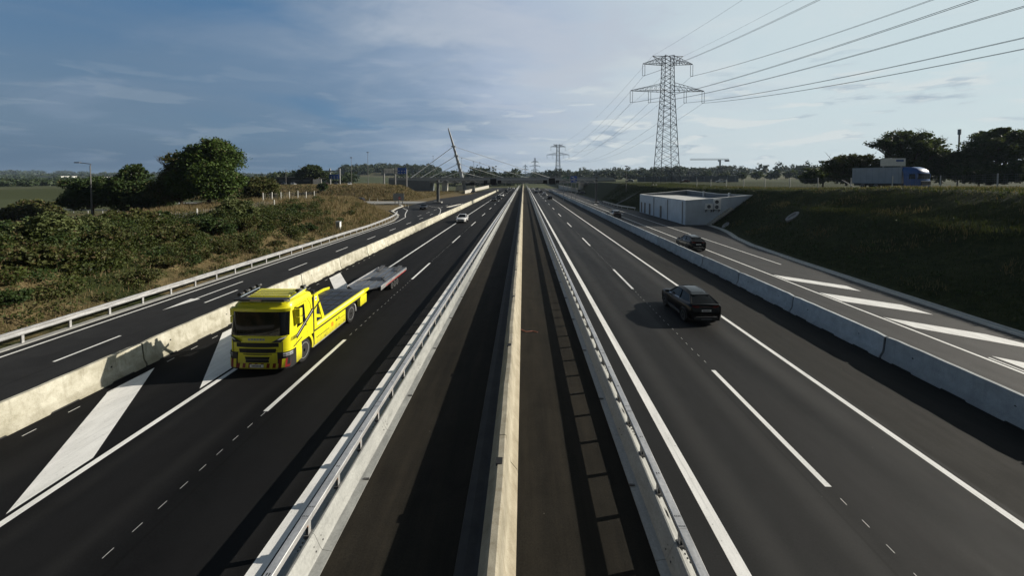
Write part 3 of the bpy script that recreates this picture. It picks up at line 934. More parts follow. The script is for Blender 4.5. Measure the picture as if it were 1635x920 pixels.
# guardrail by the right lay-by
rr = empty('roadside_guardrail', (27.4, 99, 0), 'short steel guardrail at the foot of the shaded bank beyond the white building', 'guardrail')
mb = MB(); sweep(mb, [(0.9, 0), (-0.6, 6), (-1.2, 12), (-1.3, 30)], [(0.0, 0.46), (0.08, 0.52), (0.08, 0.74), (0.0, 0.78)], 'galv'); mb.build('rail_beam', rr)
for k in range(9):
    y = 0.4 + 3.5 * k
    MB().b2(-0.05, 0.05, -0.05, 0.05, -0.05, 0.76, 'galv').build('post', rr, loc=(float(np.interp(y, [0, 6, 12, 30], [0.85, -.65, -1.25, -1.35])) + 0.1, y, 0))


hm, ht, hb, ho = new_mat('thin_haze')
ht.t.nodes.remove(hb)
hv = ht.n('ShaderNodeVolumePrincipled')
hv.inputs['Color'].default_value = (0.62, 0.78, 1.0, 1)
hv.inputs['Density'].default_value = 0.00009
hv.inputs['Anisotropy'].default_value = 0.2
ht.t.links.new(hv.outputs[0], ho.inputs['Volume'])
M['haze'] = hm
tag(MB().b2(-5900, 5900, -55, 6900, -3, 75, 'haze').build('haze'), kind='stuff')


# ================================================================ buildings and big structures
def service_building():
    root = empty('service_building', (28.2, 68.4, 0), 'low white rendered service building set into the right bank beside the slip road', 'building')
    mb = MB()
    L, D = 26.6, 11.4
    # front wall along the road, near end wall rising with the bank, far wall, retaining wall behind the yard
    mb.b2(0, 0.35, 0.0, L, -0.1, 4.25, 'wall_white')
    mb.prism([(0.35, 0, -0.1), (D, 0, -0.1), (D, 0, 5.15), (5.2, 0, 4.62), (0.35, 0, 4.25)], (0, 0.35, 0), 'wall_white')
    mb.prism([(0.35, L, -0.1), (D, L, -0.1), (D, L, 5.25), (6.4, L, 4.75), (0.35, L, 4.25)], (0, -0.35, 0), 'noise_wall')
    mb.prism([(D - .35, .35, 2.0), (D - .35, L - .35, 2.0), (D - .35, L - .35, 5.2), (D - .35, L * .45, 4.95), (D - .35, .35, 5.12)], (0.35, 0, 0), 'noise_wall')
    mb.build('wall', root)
    rf = MB()
    rf.b2(0.36, D - 0.36, 0.36, L - 0.36, 3.80, 4.10, 'roof_felt')
    rfo = rf.build('roof', root)
    cp = MB()
    cp.b2(-0.04, 0.39, -0.04, L + 0.04, 4.252, 4.33, 'white')
    for (y) in (-0.04, L - 0.39):
        zz = (4.62, 5.15) if y < 0 else (4.75, 5.25)
        xm = 5.2 if y < 0 else 6.4
        cp.prism([(0.40, y, 4.253), (xm, y, zz[0] + .003), (xm, y, zz[0] + .08), (0.40, y, 4.333)], (0, 0.43, 0), 'white')
        cp.prism([(xm, y, zz[0] + .003), (D + .04, y, zz[1] + .003), (D + .04, y, zz[1] + .083), (xm, y, zz[0] + .08)], (0, 0.43, 0), 'white')
    cp.prism([(D - .39, .4, 5.125), (D - .39, L * .45, 4.955), (D - .39, L * .45, 5.035), (D - .39, .4, 5.205)], (.43, 0, 0), 'white'); cp.prism([(D - .39, L * .45, 4.955), (D - .39, L - .4, 5.205), (D - .39, L - .4, 5.285), (D - .39, L * .45, 5.035)], (.43, 0, 0), 'white')
    cp.build('coping', root)
    for y in (6.5, 17.0):
        MB().b2(D - 0.62, D - 0.36, y, y + 0.3, 3.0, 5.35, 'white').build('pillar', root)
    # dark joints, doors and louvres in the front
    def slot(name, y0, w, z0, z1, dpt=-0.012):
        q = MB()
        q.b2(dpt, 0.0, y0, y0 + w, z0, z1, 'door')
        q.b2(dpt - 0.03, dpt, y0 - 0.06, y0, z0, z1 + 0.06, 'sign_grey'); q.b2(dpt - 0.03, dpt, y0 + w, y0 + w + 0.06, z0, z1 + 0.06, 'sign_grey')
        q.b2(dpt - 0.03, dpt, y0, y0 + w, z1, z1 + 0.06, 'sign_grey')
        return q.build(name, root)
    for y, w in ((1.1, 0.28), (8.2, 0.30), (16.2, 0.34)):
        slot('joint_recess', y, w, 0.05, 3.95)
    for y in (11.6, 18.6, 22.0, 24.6):
        d = slot('door', y, 1.0, 0.05, 2.45)
        MB().b2(-0.05, -0.014, y + 0.82, y + 0.92, 1.0, 1.05, 'chrome').build('handle', d)
    # air conditioning units on the near end wall
    for x0, x1, z0, z1 in ((3.3, 4.5, 2.70, 3.78), (4.62, 5.85, 2.72, 4.50)):
        q = MB(); q.b2(x0, x1, -0.50, -0.02, z0, z1, 'bright_white')
        u = q.build('air_conditioner', root, bevel=0.03)
        fm = MB()
        cx = (x0 + x1) / 2; n = 2 if z1 - z0 > 1.5 else 1
        for i in range(n):
            cz = z0 + (z1 - z0) * (i + .5) / n
            fm.tube((cx - 0.1, -0.503, cz), (cx - 0.1, -0.52, cz), 0.30, 'black_plastic', 24)
            fm.tube((cx - 0.1, -0.521, cz), (cx - 0.1, -0.53, cz), 0.10, 'sign_grey', 12)
            for r in (0.2, 0.29):
                fm.path([(cx - 0.1 + r * math.cos(a * .5236), -0.525, cz + r * math.sin(a * .5236)) for a in range(13)], 0.008, 'sign_grey', 4)
        fm.build('fan_grille', u)
        for x in (x0 + .15, x1 - .15):
            bk = MB()
            bk.prism([(x - .02, -0.55, z0 - .03), (x - .02, -.01, z0 - .03), (x - .02, -.01, z0 - .5)], (0.04, 0, 0), 'galv_dark')
            bk.build('bracket', u)
    # apron steps along the near wall
    st = MB()
    for k in range(12):
        st.b2(3.4 + 0.36 * k, 3.76 + 0.36 * k, -1.0, -0.02, -0.2 + 0.26 * k, 0.06 + 0.27 * k, 'conc_pale')
    so = st.build('concrete_steps', loc=(28.2, 68.4, 0))
    tag(so, 'pale concrete steps climbing the bank along the near wall of the white building', 'steps')


service_building()


def oval_outlet(x, y, a, s, label):
    z = hz(x, y)
    mb = MB()
    ring = lambda r0, r1, h: [(math.cos(t * math.pi / 12) * r0, math.sin(t * math.pi / 12) * r1, h) for t in range(24)]
    mb.loft([ring(1.0, .55, -0.3), ring(1.0, .55, 0.12), ring(0.92, .48, 0.16), ring(0.70, .30, 0.12), ring(0.66, .28, 0.02)], 'conc_grey')
    o = mb.build('drain_outlet', smooth=40)
    o.location = (x, y, z + 0.05); o.scale = (s, s, s)
    o.rotation_euler = (R(-8), R(-30), a)
    tag(o, label, 'drain outlet')


oval_outlet(34.7, 51.0, R(20), 1.1, 'pale oval concrete drain outlet half way up the right grass bank')
oval_outlet(32.9, 64.0, R(35), 0.85, 'small flat oval concrete drain outlet low on the bank by the white building')

# stairway on the bank
st = MB()
A_, B_ = Vector((29.0, 120, 0.0)), Vector((37.5, 112, 6.1))
for k in range(34):
    t = k / 34
    p = A_.lerp(B_, t)
    st.box((p.x, p.y, p.z + 0.05), (0.34, 1.6, 0.34), 'conc_grey', rz=R(-43))
for s_ in (-1, 1):
    off = Vector((0.7, 0.75, 0)) * s_
    st.prism([A_ + off, B_ + off, B_ + off + Vector((0, 0, .45)), A_ + off + Vector((0, 0, .45))], Vector((0.12, 0.13, 0)), 'conc_grey')
tag(st.build('bank_stairway'), 'long grey concrete stairway climbing the shaded bank beyond the white building', 'stairway')


# cable stayed overbridge -------------------------------------------------
def bridge():
    root = empty('cable_stayed_bridge', (-38, 240, 0), 'grey cable stayed road bridge with leaning white mast crossing over the motorway', 'bridge')
    mb = MB()
    def zt(x): return 8.05 - 0.0 * x
    sec = lambda x, y0, y1, zb, ztp: None
    # deck (local x = world x + 38)
    prof = [(-6.0, 7.95), (-6.0, 6.75), (-3.5, 5.45), (3.5, 5.45), (6.0, 6.75), (6.0, 7.95)]
    xs = [-44, -20, 0, 40, 80, 92]
    mb.loft([[(x, yy, zz) for yy, zz in prof] for x in xs], 'conc_right')
    mb.build('deck', root)
    pr = MB()
    for yy in (-5.9, 5.9):
        pr.b2(-44, 92, yy - 0.1, yy + 0.1, 7.952, 8.55, 'sign_grey')
        for k in range(68):
            pr.b2(-44 + 2 * k, -43.94 + 2 * k, yy - .05, yy + .05, 8.552, 9.1, 'galv')
        pr.b2(-44, 92, yy - 0.03, yy + 0.03, 9.1, 9.16, 'galv')
    pr.build('parapet', root)
    # mast: tapering needle leaning left and slightly broad at the foot
    ma = MB()
    base, tip = Vector((2.0, 0, -0.2)), Vector((-8.5, -1.0, 39.5))
    secs = []
    for t, w, d in ((0, 2.0, 1.5), (0.15, 2.15, 1.5), (0.45, 1.75, 1.3), (0.75, 1.3, 1.0), (0.92, 1.0, 0.8), (0.98, 0.65, 0.45), (1.0, 0.12, 0.1)):
        p = base.lerp(tip, t)
        p.x += 0.35 * math.sin(t * math.pi)
        hw, hd = w / 2, d / 2
        secs.append([(p.x - hw, p.y - hd * .5, p.z), (p.x - hw * .6, p.y - hd, p.z), (p.x + hw * .6, p.y - hd, p.z), (p.x + hw, p.y - hd * .5, p.z), (p.x + hw, p.y + hd * .5, p.z), (p.x + hw * .6, p.y + hd, p.z), (p.x - hw * .6, p.y + hd, p.z), (p.x - hw, p.y + hd * .5, p.z)])
    ma.loft(secs, 'mast_grey')
    mast = ma.build('mast', root, smooth=40)
    lz = [0.71, 0.565, 0.44, 0.31, 0.20]
    left = [-32, -26, -20, -13, -8]
    right = [54, 40, 25.6, 13, 4.5]
    for k, t in enumerate(lz):
        p = base.lerp(tip, t); p.x += 0.35 * math.sin(t * math.pi)
        c = MB(); c.b2(p.x - 1.35, p.x + 1.35, p.y - 0.95, p.y + 0.95, p.z - 0.25, p.z + 0.25, 'galv')
        c.build('stay_collar', mast)
        for ex in (left[k], right[k]):
            q = MB()
            for s_ in (-0.35, 0.35):
                q.tube((p.x, p.y + s_, p.z), (ex, s_ * 2, 8.6), 0.11, 'white', 6)
            q.build('stay_cable', root)
    # abutment at the left with a boxed side opening
    ab = MB()
    ab.prism([(-44, -6.3, 0), (-19, -6.3, 0), (-19, -6.3, 6.6), (-44, -6.3, 7.4)], (0, 12.6, 0), 'noise_wall')
    ab.b2(-19, -10, -6.0, 6.0, 5.3, 6.7, 'conc_grey')
    ab.b2(-11.6, -10, -5.5, 5.5, 0, 5.3, 'conc_pale')
    ab.build('abutment', root)
    ab = MB()
    ab.prism([(76, -6.4, -0.2), (93, -6.4, -0.2), (93, -6.4, 7.6), (76, -6.4, 6.2)], (0, 12.8, 0), 'conc_grey')
    ab.b2(72.5, 74.0, -5.0, 5.0, 0, 5.5, 'conc_pale')
    ab.build('abutment', root)
    return root


bridge()

# retaining walls beyond the bridge
for (x0, y0, x1, y1, h, lab) in ((-31, 205, -29.5, 330, 2.3, 'long sunlit white retaining wall left of the far slip road under the bridge'),
                                 (-46, 262, -33, 262, 3.5, 'short pale retaining wall behind the leaning bridge mast'),
                                 (31.5, 225, 27.5, 300, 3.0, 'pale concrete wing wall right of the motorway beyond the gantry')):
    mb = MB(); d = Vector((x1 - x0, y1 - y0, 0)); n = Vector((-d.y, d.x, 0)).normalized() * 0.5
    mb.prism([(x0, y0, -0.1), (x1, y1, -0.1), (x1, y1, h), (x0, y0, h * .75)], n, 'conc_pale')
    tag(mb.build('retaining_wall'), lab, 'wall')


# sign gantry ---------------------------------------------------------------
def gantry():
    root = empty('sign_gantry', (0, 127.5, 0), 'grey motorway sign gantry spanning all lanes in front of the cable stayed bridge', 'gantry')
    q = MB()
    q.b2(-28.7, -27.9, -0.4, 0.4, -0.05, 7.6, 'galv_dark'); q.b2(-29.6, -27.0, -1.2, 1.2, -0.05, 0.45, 'conc_grey')
    q.build('post', root)
    q = MB(); q.b2(23.4, 24.0, -0.3, 0.3, -0.05, 8.6, 'galv_dark'); q.b2(22.8, 24.6, -1.0, 1.0, -0.05, 0.45, 'conc_grey')
    q.build('post', root)
    bm_ = MB()
    z0, z1 = 6.75, 7.85
    for yy in (-0.5, 0.5):
        for z in (z0, z1):
            bm_.b2(-28.9, 24.1, yy - 0.09, yy + 0.09, z - 0.09, z + 0.09, 'galv')
        for k in range(35):
            a = -28.8 + 1.5 * k
            bm_.tube((a, yy, z0 if k % 2 else z1), (a + 1.5, yy, z1 if k % 2 else z0), 0.05, 'galv', 5)
    bm_.b2(-28.8, 24.0, -0.35, 0.35, z0 - 0.02, z0 + 0.04, 'galv_dark')
    bm_.build('truss', root)
    # variable message panels seen from behind and in front
    for x, w, z, h in ((-12.4, 1.2, 6.9, 1.1), (-9.9, 2.0, 7.0, 1.9), (-7.9, 1.2, 6.9, 1.1), (-16.9, 1.6, 6.3, 0.9), (7.0, 1.3, 7.0, 1.1), (9.2, 2.0, 7.2, 1.9), (11.0, 1.0, 7.0, 0.9)):
        s_ = MB(); s_.b2(x - w / 2, x + w / 2, -0.85, -0.62, z - h / 2, z + h / 2, 'black')
        s_.b2(x - w / 2 - .05, x + w / 2 + .05, -0.88, -0.86, z + h / 2, z + h / 2 + 0.06, 'galv_dark')
        s_.build('signal_box', root)


gantry()


def sign_panel(name, loc, w, h, mat, posts, label, marks=(), rz=0.0, zb=2.0, cat='road sign'):
    root = empty(name, loc, label, cat, rz=rz)
    q = MB(); q.b2(-w / 2, w / 2, -0.06, 0.0, zb, zb + h, mat)
    pn = q.build('panel', root, bevel=0.02)
    if marks:
        t = MB()
        for (mx, mz, mw_, mh) in marks:
            t.b2(mx - mw_ / 2, mx + mw_ / 2, -0.068, -0.061, zb + mz - mh / 2, zb + mz + mh / 2, 'white')
        t.build('lettering', pn)
    for px in posts:
        MB().b2(px - 0.09, px + 0.09, 0.01, 0.19, -0.3, zb + h * 0.95, 'pole').build('post', root)
    return root


mk = [(-0.3, 1.9, 0.9, 0.22), (0.2, 1.45, 0.8, 0.18), (-0.2, 0.9, 1.1, 0.2), (0.1, 0.4, 0.3, 0.3)]
sign_panel('direction_sign', (18.1, 141, 0), 2.3, 2.3, 'sign_blue', (-0.8, 0.8), 'square blue direction sign standing right of the motorway before the bridge', mk, zb=6.7)
sign_panel('direction_sign', (15.4, 142.5, 0), 2.3, 1.2, 'sign_green', (-0.8, 0.8), 'small green direction sign beside the blue one before the bridge', [(-0.2, .8, 1.3, .2), (0.1, .35, 1.0, .2)], zb=7.5)
sign_panel('blank_sign', (-40.3, 124, 0), 3.5, 2.3, 'sign_grey', (-1.2, 0, 1.2), 'large plain grey back of a road sign by the roundabout road', zb=1.0)


def upper_gantry(x, y, w, label, panels):
    z = max(hz(x, y), 4.2)
    root = empty('direction_gantry', (x, y, z), label, 'gantry')
    for px in (-w / 2, 0.0, w / 2):
        MB().b2(px - 0.3, px + 0.3, -.3, .3, -4.4, 9.0, 'pole').build('post', root)
    MB().b2(-w / 2, w / 2, -.25, .25, 7.3, 7.9, 'pole').build('beam', root)
    for (x0, x1, z0, z1, mat) in panels:
        pn = MB().b2(x0, x1, -0.5, -0.32, z0, z1, mat).build('panel', root)
        t = MB(); n = max(2, int((x1 - x0) / 1.4))
        for k in range(n):
            c = x0 + (x1 - x0) * (k + .5) / n
            t.b2(c - .35, c + .35, -.515, -.502, z0 + .35 * (z1 - z0) + .2, z0 + .35 * (z1 - z0) + .55, 'white' if mat == 'sign_blue' else 'sign_grey')
            t.b2(c - .12, c + .12, -.515, -.502, z0 + .2, z0 + .7, 'white' if mat == 'sign_blue' else 'sign_grey')
        t.build('lettering', pn)


upper_gantry(-71, 213, 12.5, 'sign gantry with white and blue panels on the approach left of the bridge', [(-6.0, -0.6, 6.8, 9.4, 'white'), (0.2, 1.4, 6.4, 9.9, 'white'), (1.45, 6.2, 6.4, 9.9, 'sign_blue')])
upper_gantry(-105, 208, 10.5, 'low sign gantry with white and blue panels beside the round lone tree', [(-5.2, -2.0, 3.2, 5.4, 'white'), (-1.5, 5.0, 3.2, 5.8, 'sign_blue')])


# traffic signs and small furniture by the slip road
def round_sign(x, y, label, red=True):
    root = empty('no_entry_sign', (x, y, hz(x, y)), label, 'road sign')
    MB().tube((0, 0, -.3), (0, 0, 2.6), 0.04, 'pole').build('post', root)
    q = MB(); q.tube((0, -.06, 2.3), (0, -.03, 2.3), 0.42, 'red', 24)
    d = q.build('disc', root)
    MB().b2(-.30, .30, -.07, -.062, 2.22, 2.38, 'white').build('bar', d)


round_sign(-36.6, 113.5, 'red no entry disc with white bar standing by the roundabout kerb')


def bollards():
    proto = None
    for k, (x, y) in enumerate(((-33.8, 110), (-31.8, 106), (-36.5, 113), (-47, 121), (-56, 124.5), (-61, 123.5), (-52, 136.8), (-55, 137), (-62, 137), (-68, 137))):
        lab = 'white marker post with dark band along the roundabout road'
        if proto is None:
            proto = empty('marker_post', (x, y, hz(x, y)), lab, 'marker post', 'white marker posts by the roundabout')
            MB().loft([[(-.07, -.06, z), (.07, -.06, z), (.05, .06, z), (-.05, .06, z)] for z in (-.1, 1.05)], 'white').build('stake', proto)
            MB().b2(-.075, .075, -.065, .065, .75, .92, 'black').build('band', proto)
        else:
            clone(proto, (x, y, hz(x, y)))


bollards()

# white service cabinet on the dry bank
cb = empty('service_cabinet', (-27.4, 56.5, hz(-27.4, 56.5) + .05), 'small white metal cabinet standing in dry grass above the slip road', 'cabinet')
MB().b2(-.32, .32, -.25, .25, -.4, 1.15, 'white').build('housing', cb, bevel=.03)
MB().b2(-.36, .36, -.29, .29, 1.152, 1.22, 'sign_grey').build('lid', cb)
MB().b2(-.26, .26, -.262, -.252, .1, 1.05, 'sign_grey').build('door', cb)


# street lamps ----------------------------------------------------------------
def lamp(x, y, h, label, arm=0.0, base=None, group=None):
    z = hz(x, y) if base is None else base
    root = empty('street_lamp', (x, y, z), label, 'street lamp', group)
    q = MB(); q.tube((0, 0, -.3), (0, 0, h * .96 if arm else h), 0.13, 'lamp_post', 8, 0.07)
    q.build('pole', root)
    if arm:
        MB().path([(0, 0, h * .95), (-.15 * np.sign(arm), 0, h * .985), (arm * .35, 0, h), (arm, 0, h + .12)], 0.055, 'lamp_post').build('arm', root)
        MB().b2(arm - .55, arm + .35, -.16, .16, h + .05, h + .2, 'lamp_post').build('lantern', root)
    else:
        MB().b2(-.45, .45, -.3, .3, h, h + .25, 'galv_dark').build('lantern', root)
    return root


lamp(-71.4, 62, 10.6 - hz(-71.4, 62), 'tall street lamp with a bent arm in front of the left trees', -2.0)
for (px, y, zt_, lab) in ((558, 166, 17.0, 'slim lamp mast on the brown mound, left of two'), (585, 170, 19.5, 'tallest slim lamp mast on the brown mound'),
                          (691, 262, 23, 'lamp mast behind the left stay cables of the bridge'), (737, 268, 22, 'lamp mast just right of the leaning bridge mast'),
                          (756, 276, 20, 'lamp mast between bridge mast and wooded skyline'), (766, 290, 20, 'lamp mast in front of the wood right of the bridge mast'),
                          (450, 190, 12, 'short lamp mast beside the car park left of the lone tree'), (490, 205, 13, 'short lamp mast in front of the lone round tree'), (668, 270, 15, 'faint lamp mast left of the bridge stays')):
    x = (px - 836) / 620 * y
    lamp(x, y, zt_ - hz(x, y), lab)
lamp(33.5, 128, 12 - hz(33.5, 128) + 0.0, 'dark post on the bank top at the right end of the gantry')


# ================================================================ pylons and conductors
def pylon(name, loc, H, label, arms, rz=0.0, base=3.7, waist=1.7, top='V', rbar=0.12, body_top=None, sub=True):
    root = empty(name, loc, label, 'electricity pylon', rz=rz)
    zt = body_top or H
    prof = [(-0.3, base), (H * 0.10, base * 0.90), (arms[-1][0], waist), (zt, waist * 0.85)]
    def hw(z): return float(np.interp(z, [p[0] for p in prof], [p[1] for p in prof]))
    legs = MB()
    for sx in (-1, 1):
        for sy in (-1, 1):
            for (za, wa), (zb, wb) in zip(prof, prof[1:]):
                legs.tube((sx * wa, sy * wa, za), (sx * wb, sy * wb, zb), rbar, 'lattice', 4)
    legs.build('corner_leg_frame', root)
    br = MB()
    z = H * 0.10
    zs = [-0.3, z]
    while z < zt - 0.5:
        z += max(1.15, hw(z) * 0.95); zs.append(min(z, zt))
    for i, (za, zb) in enumerate(zip(zs, zs[1:])):
        wa, wb = hw(za), hw(zb)
        for (ax, ay, bx, by) in ((-1, -1, 1, -1), (1, -1, 1, 1), (1, 1, -1, 1), (-1, 1, -1, -1)):
            br.tube((ax * wa, ay * wa, za), (bx * wb, by * wb, zb), rbar * .52, 'lattice', 4, cap=False)
            br.tube((bx * wa, by * wa, za), (ax * wb, ay * wb, zb), rbar * .52, 'lattice', 4, cap=False)
            if i % 3 == 0: br.tube((ax * wb, ay * wb, zb), (bx * wb, by * wb, zb), rbar * .5, 'lattice', 4, cap=False)
    br.build('bracing', root)
    hang = []
    for (za, half, ins) in arms:
        for sx in (-1, 1):
            q = MB(); w = hw(za)
            for sy in (-1, 1):
                q.tube((sx * w, sy * w, za), (sx * half, 0, za), rbar * .7, 'lattice', 4)
                q.tube((sx * w, sy * w, za + H * 0.058), (sx * half, 0, za + .15), rbar * .7, 'lattice', 4)
            n = 7
            for k in range(n):
                t0, t1 = k / n, (k + 1) / n
                for sy in (-1, 1):
                    lo0 = Vector((sx * w, sy * w, za)).lerp(Vector((sx * half, 0, za)), t0); up0 = Vector((sx * w, sy * w, za + H * .058)).lerp(Vector((sx * half, 0, za + .15)), t0)
                    lo1 = Vector((sx * w, sy * w, za)).lerp(Vector((sx * half, 0, za)), t1)
                    q.tube(lo0, up0, rbar * .4, 'lattice', 4, cap=False); q.tube(up0, lo1, rbar * .4, 'lattice', 4, cap=False)
                q.tube(Vector((sx * w, -w, za)).lerp(Vector((sx * half, 0, za)), t0), Vector((sx * w, w, za)).lerp(Vector((sx * half, 0, za)), t1), rbar * .4, 'lattice', 4, cap=False)
            q.build('crossarm', root)
            for (ix, il) in ins:
                u = MB()
                for o in (-0.42, 0.42):
                    x = sx * ix + o
                    u.tube((x, 0, za - .05), (x, 0, za - il), 0.05, 'insul', 5)
                    for kk in range(9):
                        zz = za - .4 - (il - .7) * kk / 8
                        u.tube((x, 0, zz), (x, 0, zz - .12), 0.15, 'insul', 7, 0.08)
                u.b2(sx * ix - .5, sx * ix + .5, -.06, .06, za - il - .12, za - il, 'lattice')
                u.build('insulator', root)
                hang.append(Vector((sx * ix, 0, za - il - .1)))
    ew = []
    if top == 'V':
        q = MB(); zb = arms[0][0]; w = hw(zb)
        for sx in (-1, 1):
            for sy in (-1, 1):
                q.tube((sx * w, sy * w, zb), (sx * arms[0][1] * .62, 0, H), rbar * .7, 'lattice', 4)
                q.tube((sx * w, sy * w, zb + 2.2), (sx * arms[0][1] * .62, 0, H), rbar * .5, 'lattice', 4)
            ew.append(Vector((sx * arms[0][1] * .62, 0, H)))
        if sub:
            q.tube((-arms[0][1] * .62, 0, H), (arms[0][1] * .62, 0, H), rbar * .5, 'lattice', 4)
            q.tube((0, 0, zt), (0, 0, H), rbar * .5, 'lattice', 4)
            for sx in (-1, 1):
                for sy in (-1, 1):
                    q.tube((sx * w * .85, sy * w * .85, zt), (0, 0, H), rbar * .5, 'lattice', 4)
                    q.tube((0, 0, H), (sx * arms[0][1] * .5, 0, zb + .9), rbar * .4, 'lattice', 4)
        q.build('earth_wire_peak', root)
    rot = Matrix.Rotation(rz, 3, 'Z')
    return root, [rot @ h + Vector(loc) for h in hang], [rot @ h + Vector(loc) for h in ew]


AR = [(42.3, 8.9, [(8.6, 4.0)]), (32.9, 13.2, [(12.9, 4.0), (6.4, 4.0)])]
zb = hz(50.8, 140)
P1, h1, e1 = pylon('electricity_pylon', (50.8, 140, zb), 45.2, 'big lattice electricity pylon on the right bank behind the white building', AR, rz=R(4), base=3.6, waist=1.75)
P2, h2, e2 = pylon('electricity_pylon', (40.5, 460, 3), 45.5, 'distant dark lattice pylon with V top right of the bridge mast', AR, rz=R(3), base=3.4, waist=1.8, rbar=0.2, sub=False)
A3 = [(36, 7, [(6.8, 2)]), (28, 10, [(9.8, 2)]), (20, 7.5, [(7.3, 2)])]
P3, h3, e3 = pylon('electricity_pylon', (22, 760, 4), 44, 'far grey pylon with three crossarms over the motorway vanishing point', A3, base=2.8, waist=1.6, top='P', rbar=0.28, sub=False)
P4, h4, e4 = pylon('electricity_pylon', (4.9, 1090, 5), 42, 'farthest small pylon with three crossarms left of its larger twin', A3, base=2.8, waist=1.6, top='P', rbar=0.34, sub=False)
rot0 = Matrix.Rotation(R(4), 3, 'Z')
off0 = Vector((62.5, -176, 9))
h0 = [rot0 @ (h - P1.location) + off0 for h in h1]
e0 = [rot0 @ (h - P1.location) + off0 for h in e1]


def conductor(a, b, sag, r, label, group, twin=0.22, n=60):
    mb = MB()
    for o in ((-twin, twin) if twin else (0,)):
        pts = []
        for k in range(n + 1):
            t = k / n
            p = a.lerp(b, t); p.z -= 4 * sag * t * (1 - t)
            pts.append((p.x + o, p.y, p.z))
        mb.path(pts, r, 'wire', 5)
    o = mb.build('power_line')
    return tag(o, label, 'power line', group)


names = ['upper left', 'upper right', 'lower outer left', 'lower inner left', 'lower outer right', 'lower inner right']
order = ['upper arm left', 'upper arm right', 'lower arm outermost left', 'lower arm inner left', 'lower arm outermost right', 'lower arm inner right']
for k in range(len(h1)):
    conductor(h1[k], h0[k], 12.9, 0.030, 'twin conductor from the big pylon %s insulator towards the viewer' % order[k], 'overhead conductors near the viewer')
    conductor(h1[k], h2[k], 11.0, 0.036, 'conductor from the big pylon %s insulator to the distant pylon' % order[k], 'overhead conductors to the distant pylon', twin=0.0)
for k in range(2):
    conductor(e1[k], e0[k], 9.0, 0.022, 'thin earth wire overhead from the %s peak of the big pylon' % ('left', 'right')[k], 'earth wires', twin=0)
    conductor(e1[k], e2[k], 8.5, 0.028, 'thin earth wire from the %s peak of the big pylon to the distant pylon' % ('left', 'right')[k], 'earth wires', twin=0)

# tower crane on the skyline
cr = empty('tower_crane', (318, 640, 0), 'pale tower crane with level jib on the skyline right of the pylon', 'crane')
q = MB(); q.b2(-1, 1, -1, 1, 0, 38, 'crane'); q.build('mast', cr)
q = MB()
for (x0, x1) in ((-48, 14),):
    q.b2(x0, x1, -.8, .8, 38, 38.5, 'crane'); q.b2(x0, x1, -.3, .3, 40, 40.4, 'crane')
    for k in range(20): q.tube((x0 + 3.1 * k, 0, 38.2), (x0 + 3.1 * k + 1.5, 0, 40.2), 0.2, 'crane', 4); q.tube((x0 + 3.1 * k + 1.5, 0, 40.2), (x0 + 3.1 * k + 3.1, 0, 38.2), 0.2, 'crane', 4)
q.build('jib', cr)
q = MB(); q.b2(8, 14, -1.5, 1.5, 35.5, 38, 'conc_grey'); q.build('counterweight', cr)
q = MB(); q.b2(-2.8, -1.02, -1.2, 1.2, 35.5, 38, 'white'); q.build('cab', cr)

# noise wall and pale low buildings on the right plateau
nw = MB()
nw.prism([(62, 214, 5.6), (112, 206, 5.6), (112, 206, 9.6), (62, 214, 9.0)], (0.2, 0.4, 0), 'noise_wall')
for k in range(14):
    nw.b2(62 + 3.7 * k, 62.25 + 3.7 * k, 213.6 - .59 * k, 214.0 - .59 * k, 5.6, 9.2, 'sign_grey')
tag(nw.build('noise_barrier'), 'long grey noise barrier along the plateau road right of the big pylon', 'noise barrier')


def pale_block(x, y, w, d, h, label, z=None, mat='white'):
    root = empty('commercial_building', (x, y, hz(x, y) if z is None else z), label, 'building')
    MB().b2(-w / 2, w / 2, -d / 2, d / 2, -2, h, mat).build('wall', root)
    MB().b2(-w / 2 - .4, w / 2 + .4, -d / 2 - .4, d / 2 + .4, h, h + .5, 'roof_tile').build('roof', root)
    q = MB(); n = max(3, int(w / 8))
    for k in range(n): q.b2(-w / 2 + w * (k + .2) / n, -w / 2 + w * (k + .8) / n, -d / 2 - .06, -d / 2 - .01, h * .35, h * .65, 'door')
    q.build('window_band', root)


pale_block(-1000, 800, 62, 30, 8, 'white flat roofed commercial building on the left plain, larger of a pair', z=5)
pale_block(-905, 800, 44, 24, 6.5, 'cream commercial building right of the larger white one on the plain', z=5)
pale_block(-1090, 860, 30, 20, 6, 'small white shed at the far left edge of the plain', z=5)
pale_block(-1130, 1080, 20, 20, 27, 'white water tower like block rising over the plain woods', z=0)
pale_block(-138, 235, 22, 9, 3.6, 'low black and white market hall beside the lone round tree', z=hz(-138, 235) + .5, mat='black')


# ================================================================ vegetation
def leaf_quads(cent, size, rng, flat=0.35, aspect=1.6, up=None):
    """one folded leaf spray (a quad) per centre, random orientation"""
    n = len(cent)
    a = rng.normal(size=(n, 3)); a[:, 2] *= (1 - flat)
    a /= np.linalg.norm(a, axis=1)[:, None]
    b = rng.normal(size=(n, 3))
    b = np.cross(a, b); b /= np.linalg.norm(b, axis=1)[:, None]
    s = (size * rng.uniform(0.55, 1.3, n))[:, None]
    a = a * s * aspect * 0.5; b = b * s * 0.5
    k = rng.uniform(-0.25, 0.25, n)[:, None]
    v = np.stack([cent - a, cent + b + a * k, cent + a, cent - b + a * k], 1).reshape(-1, 3)
    q = np.arange(4 * n).reshape(n, 4)
    return v, q


